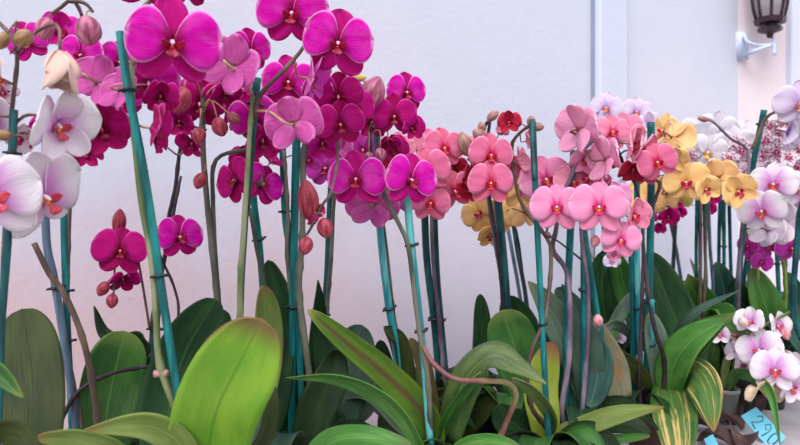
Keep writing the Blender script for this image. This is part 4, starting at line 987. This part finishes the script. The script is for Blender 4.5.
p.leaf('teal', [(720, 380, 2.1), (725, 330, 2.08), (724, 290, 2.08), (716, 262, 2.08)], 30, (10, 20), .5, .5)
p.leaf('grayD', [(716, 390, 2.1), (735, 370, 2.0), (745, 340, 1.95), (738, 318, 1.92)], 24, (10, 20), .5, .5)
p.fan(['dark', 'green', 'teal'], 7, .2, .12, seed=25)

# W low white blooms in a small cloudy pot
p = Plant(726, 1.9, 'low white orchid with pink hearts drooping beside price card, in cloudy plastic pot', 'clear', r=.034, h=.09); p.fd = 1.7
p.stem([(790, 312, 1.72), (770, 322, 1.72), (752, 335, 1.74), (738, 350, 1.78), (730, 385, 1.86)], 3.5, 'green'); p.stem([(722, 345), (726, 360), (728, 385)], 2.4, 'brown', 1.85, foot=False, nodes=0)
p.stem([(765, 342, 1.7), (752, 336, 1.73), (742, 342, 1.76)], 3, 'green', foot=False, nodes=0)
p.flower('flush', 751, 322, 32, -20, 20, 0, 'half', .02); p.flower('flush', 776, 326, 32, 50, 10, 0, 'half', .02)
p.flower('flush', 760, 350, 46, -16, 4, 10, 'open', .0); p.flower('flush', 775, 370, 46, 6, 0, 0, 'open', -.04)
p.flower('flush', 790, 386, 38, 40, -20, 10, 'half', .0); p.flower('flush', 788, 366, 34, 150, 0, 0, 'back', .05)
p.flower('flush', 720, 334, 22, 0, -10, 0, 'half', .08); p.flower('flush', 735, 352, 24, 130, 0, 0, 'back', .08); p.flower('cream', 738, 336, 20, 10, 0, 0, 'half', .1)
p.flower('flush', 742, 366, 22, 30, 0, 0, 'half', .1)
p.bud('pink', 786, 334, 5, -80); p.bud('flush', 743, 322, 5, 120)
p.leaf('bright', [(728, 392, 1.9), (736, 374, 1.8), (756, 378, 1.7), (772, 396, 1.62), (780, 446, 1.56)], 12, (20, 30), .4, .6, tip='p', cup=.4)
p.leaf('oliveL', [(726, 392, 1.9), (724, 374, 1.88), (728, 355, 1.86), (738, 336, 1.86)], 10, (40, 50), .5, .7)

# X lilac right top
p = Plant(868, 1.72, 'lilac orchid reaching in from the right edge near the leaning stake', 'black'); p.fd = 1.5
p.stake([(803, 200), (798, 230), (798, 330)], 6, 'dark', 1.62)
p.stem([(790, 96, 1.54), (806, 110, 1.55), (812, 150, 1.58), (810, 230, 1.62), (830, 380, 1.7)], 5, 'mauve')
p.flower('lilac', 800, 104, 50, 12, -4, 0, 'open', -.02); p.flower('lilac', 788, 132, 44, 78, -20, 10, 'droop', .04); p.flower('lilac', 803, 130, 38, 20, 0, 0, 'half', .06)
p.fan(['dark', 'green'], 4, .16, .06, seed=26, a0=90, a1=270)

# Y lavender behind the pink
p = Plant(612, 2.0, 'pale lavender orchid standing behind the pink blooms, close to the wall strip', 'black'); p.fd = 1.9
p.stake([(603, 210), (606, 260), (606, 310)], 5, 'dark', 1.92, (256,)); p.stake([(618, 240), (621, 280), (620, 320)], 5, 'teal', 1.95)
p.stem([(636, 112), (622, 122), (610, 150), (604, 220), (606, 300)], 3.4, 'brown', 1.92)
for a in ((606, 108, 34, 0), (636, 112, 32, 10), (594, 122, 28, -20), (648, 124, 26, 30), (606, 158, 26, 0), (622, 190, 24, 0), (612, 262, 18, 0), (619, 338, 16, 0), (596, 175, 24, 0), (664, 126, 22, 20)):
    p.flower('lilac', a[0], a[1], a[2], a[3], 10, random.uniform(-10, 10), 'half' if a[2] < 30 else 'open', random.uniform(-.04, .04))
p.flower('pink', 614, 254, 16, 0, -20, 0, 'half', -.1)
p.leaf('green', [(640, 340, 1.98), (634, 310, 1.96), (624, 284, 1.94), (616, 252, 1.92)], 24, (0, 0), .5, .5)
p.leaf('dark', [(610, 340, 2.0), (604, 310, 1.98), (602, 280, 1.97), (606, 250, 1.96)], 30, (0, 0), .5, .5)
p.leaf('grayD', [(600, 350, 2.0), (580, 330, 1.98), (566, 300, 1.97), (556, 288, 1.96)], 26, (0, 0), .5, .5)
p.leaf('dark', [(624, 350, 2.0), (650, 330, 1.98), (660, 305, 1.97), (664, 285, 1.96)], 30, (0, 0), .5, .5)
p.fan(['dark', 'green', 'vdark', 'grayD'], 8, .18, .12, seed=27)

# ------------------------------------------------------------------ things on the bench
def card(name, label, corners, d, text, ang=None):
    cx = sum(c[0] for c in corners)/4; cy = sum(c[1] for c in corners)/4
    P = [W(c[0], c[1], d+dd) for c, dd in zip(corners, (0.02, .03, -.01, -.02))]
    o = sum(P, Vector())/4; N = (P[1]-P[0]).cross(P[3]-P[0]).normalized()
    if N.dot(CAM-o) < 0: N = -N
    mb = MB(); vs = [p-o for p in P]+[p-o-N*.0012 for p in P]
    mb.add(vs, [(0, 1, 2, 3), (7, 6, 5, 4), (0, 4, 5, 1), (1, 5, 6, 2), (2, 6, 7, 3), (3, 7, 4, 0)])
    r = tag(link(name, mb.mesh(name, [plain('card_light_blue', (104, 196, 222), (120, 206, 230), 6, .6)], False), None, o), label, 'price card')
    ink = plain('marker_ink', (28, 40, 70), (28, 40, 70), 5, .6)
    a, b, c, dd = P[0]-o, P[1]-o, P[2]-o, P[3]-o
    def Q(u, v): return (a.lerp(b, u)).lerp(dd.lerp(c, u), v)+N*.0008
    for st in text:
        mb = MB(); tube(mb, [Q(u, v) for u, v in st], .0014, n=5)
        link('handwritten_digit', mb.mesh('digit', [ink]), r)
# u across the short side (up-right), v along the long side
def dig(strokes, v0, v1):     # strokes in a box: x 0..1 reading direction, y 0 top .. 1 bottom
    return [[(.9-.78*y, v0+(v1-v0)*x) for x, y in s] for s in strokes]
two = [[(.1, .3), (.4, .0), (.85, .2), (.6, .6), (.1, 1), (.5, .9), (1, 1)]]
nine = [[(.85, .25), (.4, .0), (.1, .3), (.4, .55), (.85, .25), (.85, .6), (.7, 1)]]
zero = [[(.5, 0), (.1, .4), (.3, 1), (.75, .9), (.9, .4), (.5, 0)]]
card('price_card', 'light blue handwritten price card leaning before the low white orchid', [(741, 416), (756, 407), (786, 437), (772, 452)], 1.72, dig(two, .18, .4)+dig(nine, .45, .67)+dig(zero, .72, .94))
card('price_card', 'light blue card tip under the tan-scarred drooping leaves', [(704, 439), (713, 434), (722, 452), (712, 458)], 1.62, [])

# black carry trays under the front pots
trm = plain('tray_black_plastic', (40, 38, 48), (66, 64, 76), 12, .35)
def tray(px, d, label, L=.34, Wd=.2, H=.05):
    c = W(px, 0, d); c += nn*(-.049)+un*(-.017); c.z = BT+.001; mb = MB()
    for lo, hi in (((-L/2, -Wd/2, 0), (L/2, Wd/2, .004)), ((-L/2, -Wd/2, 0), (-L/2+.005, Wd/2, H)), ((L/2-.005, -Wd/2, 0), (L/2, Wd/2, H)),
                   ((-L/2, -Wd/2, 0), (L/2, -Wd/2+.005, H)), ((-L/2, Wd/2-.005, 0), (L/2, Wd/2, H)), ((-L/2-.012, -Wd/2-.012, H-.004), (L/2+.012, -Wd/2+.005, H)), ((-L/2-.012, Wd/2-.005, H-.004), (L/2+.012, Wd/2+.012, H))):
        box(mb, lo, hi, R=BR)
    o = link('carry_tray', mb.mesh('carry_tray', [trm], False), None, c); tag(o, label, 'tray', )
tray(497, 1.58, 'low black plastic carry tray around the pots at the bottom centre', .34, .24, .085)
# withered flowers and leaf litter
dry = [plain('withered_petal', (196, 168, 140), (224, 204, 180), 30, .8), plain('dead_leaf', (62, 44, 46), (98, 76, 74), 20, .8)]
def litter(name, cat, label, x, y, d, L, wd, m, az, rise=.03, group=None, seed=0):
    b = W(x, y, d); dv = Vector((math.cos(az), math.sin(az), 0)); rg = random.Random(seed+x)
    b.z = max(b.z, BT+.004)
    P = [b, b+dv*L*.4+UP*rise, b+dv*L*.8+UP*rise*.7, b+dv*L+UP*.002]
    o = b.copy(); C = [q-o for q in catmull(P, 14)]
    mb = MB(); sheet(mb, leafgrid(C, wd/2, UP, (rg.uniform(-30, 30), rg.uniform(-40, 40)), .45, .4, .6, 2, .6, .05, .12, 9, x), .0015, 0, 0)
    r = link(name, mb.mesh(name, [dry[m]]), None, o); tag(r, label, cat, group); return r
litter('withered_flower', 'withered flower', 'cream withered flower left of the lowest white bloom', 750, 402, 1.66, .055, .045, 0, .3)
litter('withered_flower', 'withered flower', 'cream withered petal lying just above the price card corner', 778, 402, 1.74, .035, .04, 0, -1.2)
for i, (x, y, d, L) in enumerate(((742, 395, 2.05, .12), (735, 425, 1.85, .11), (722, 440, 1.76, .12), (765, 395, 2.1, .12), (700, 445, 1.72, .12), (788, 392, 2.2, .1), (758, 410, 1.95, .12), (775, 385, 2.3, .1), (745, 440, 1.7, .1), (712, 425, 1.86, .09))):
    litter('dead_leaf', 'dead leaf', 'curled dark brown dead leaf lying among the pots and price card', x, y, d, L*.85, .065, 1, i*1.3, .022, 'dead leaves on the bench at lower right', i)

for p in PLANTS: p.finish()
# ------------------------------------------------------------------ light, camera
w = bpy.data.worlds.new('world'); S.world = w; w.use_nodes = True
nt = w.node_tree; nt.nodes.clear()
out = nt.nodes.new('ShaderNodeOutputWorld'); bg = nt.nodes.new('ShaderNodeBackground')
tc = nt.nodes.new('ShaderNodeTexCoord'); sx = nt.nodes.new('ShaderNodeSeparateXYZ'); mr = nt.nodes.new('ShaderNodeMapRange'); mx = nt.nodes.new('ShaderNodeMix'); mx.data_type = 'RGBA'
nt.links.new(tc.outputs['Generated'], sx.inputs[0]); nt.links.new(sx.outputs[2], mr.inputs[0]); mr.inputs[1].default_value = -.2; mr.inputs[2].default_value = .6
mx.inputs[6].default_value = (.42, .40, .40, 1); mx.inputs[7].default_value = (1.0, 1.0, 1.08, 1)
nt.links.new(mr.outputs[0], mx.inputs[0]); nt.links.new(mx.outputs[2], bg.inputs[0]); bg.inputs[1].default_value = 1.38
nt.links.new(bg.outputs[0], out.inputs[0])
sl = bpy.data.lights.new('sun', 'SUN'); sl.energy = 2.4; sl.angle = math.radians(35); sl.color = (1, .97, .93)
so = bpy.data.objects.new('sun', sl); COL.objects.link(so)
so.rotation_euler = Vector((.25, .75, -.75)).to_track_quat('-Z', 'Y').to_euler()
cam = bpy.data.cameras.new('camera'); cam.lens = 36*F/800; cam.sensor_width = 36; cam.clip_start = .05
cam.dof.use_dof = True; cam.dof.focus_distance = 1.15; cam.dof.aperture_fstop = 7
co = bpy.data.objects.new('camera', cam); COL.objects.link(co); co.location = CAM; co.rotation_euler = (math.pi/2, 0, 0)
S.camera = co
S.view_settings.view_transform = 'Standard'; S.view_settings.look = 'None'; S.view_settings.exposure = 0; S.view_settings.gamma = 1; S.view_settings.use_curve_mapping = False
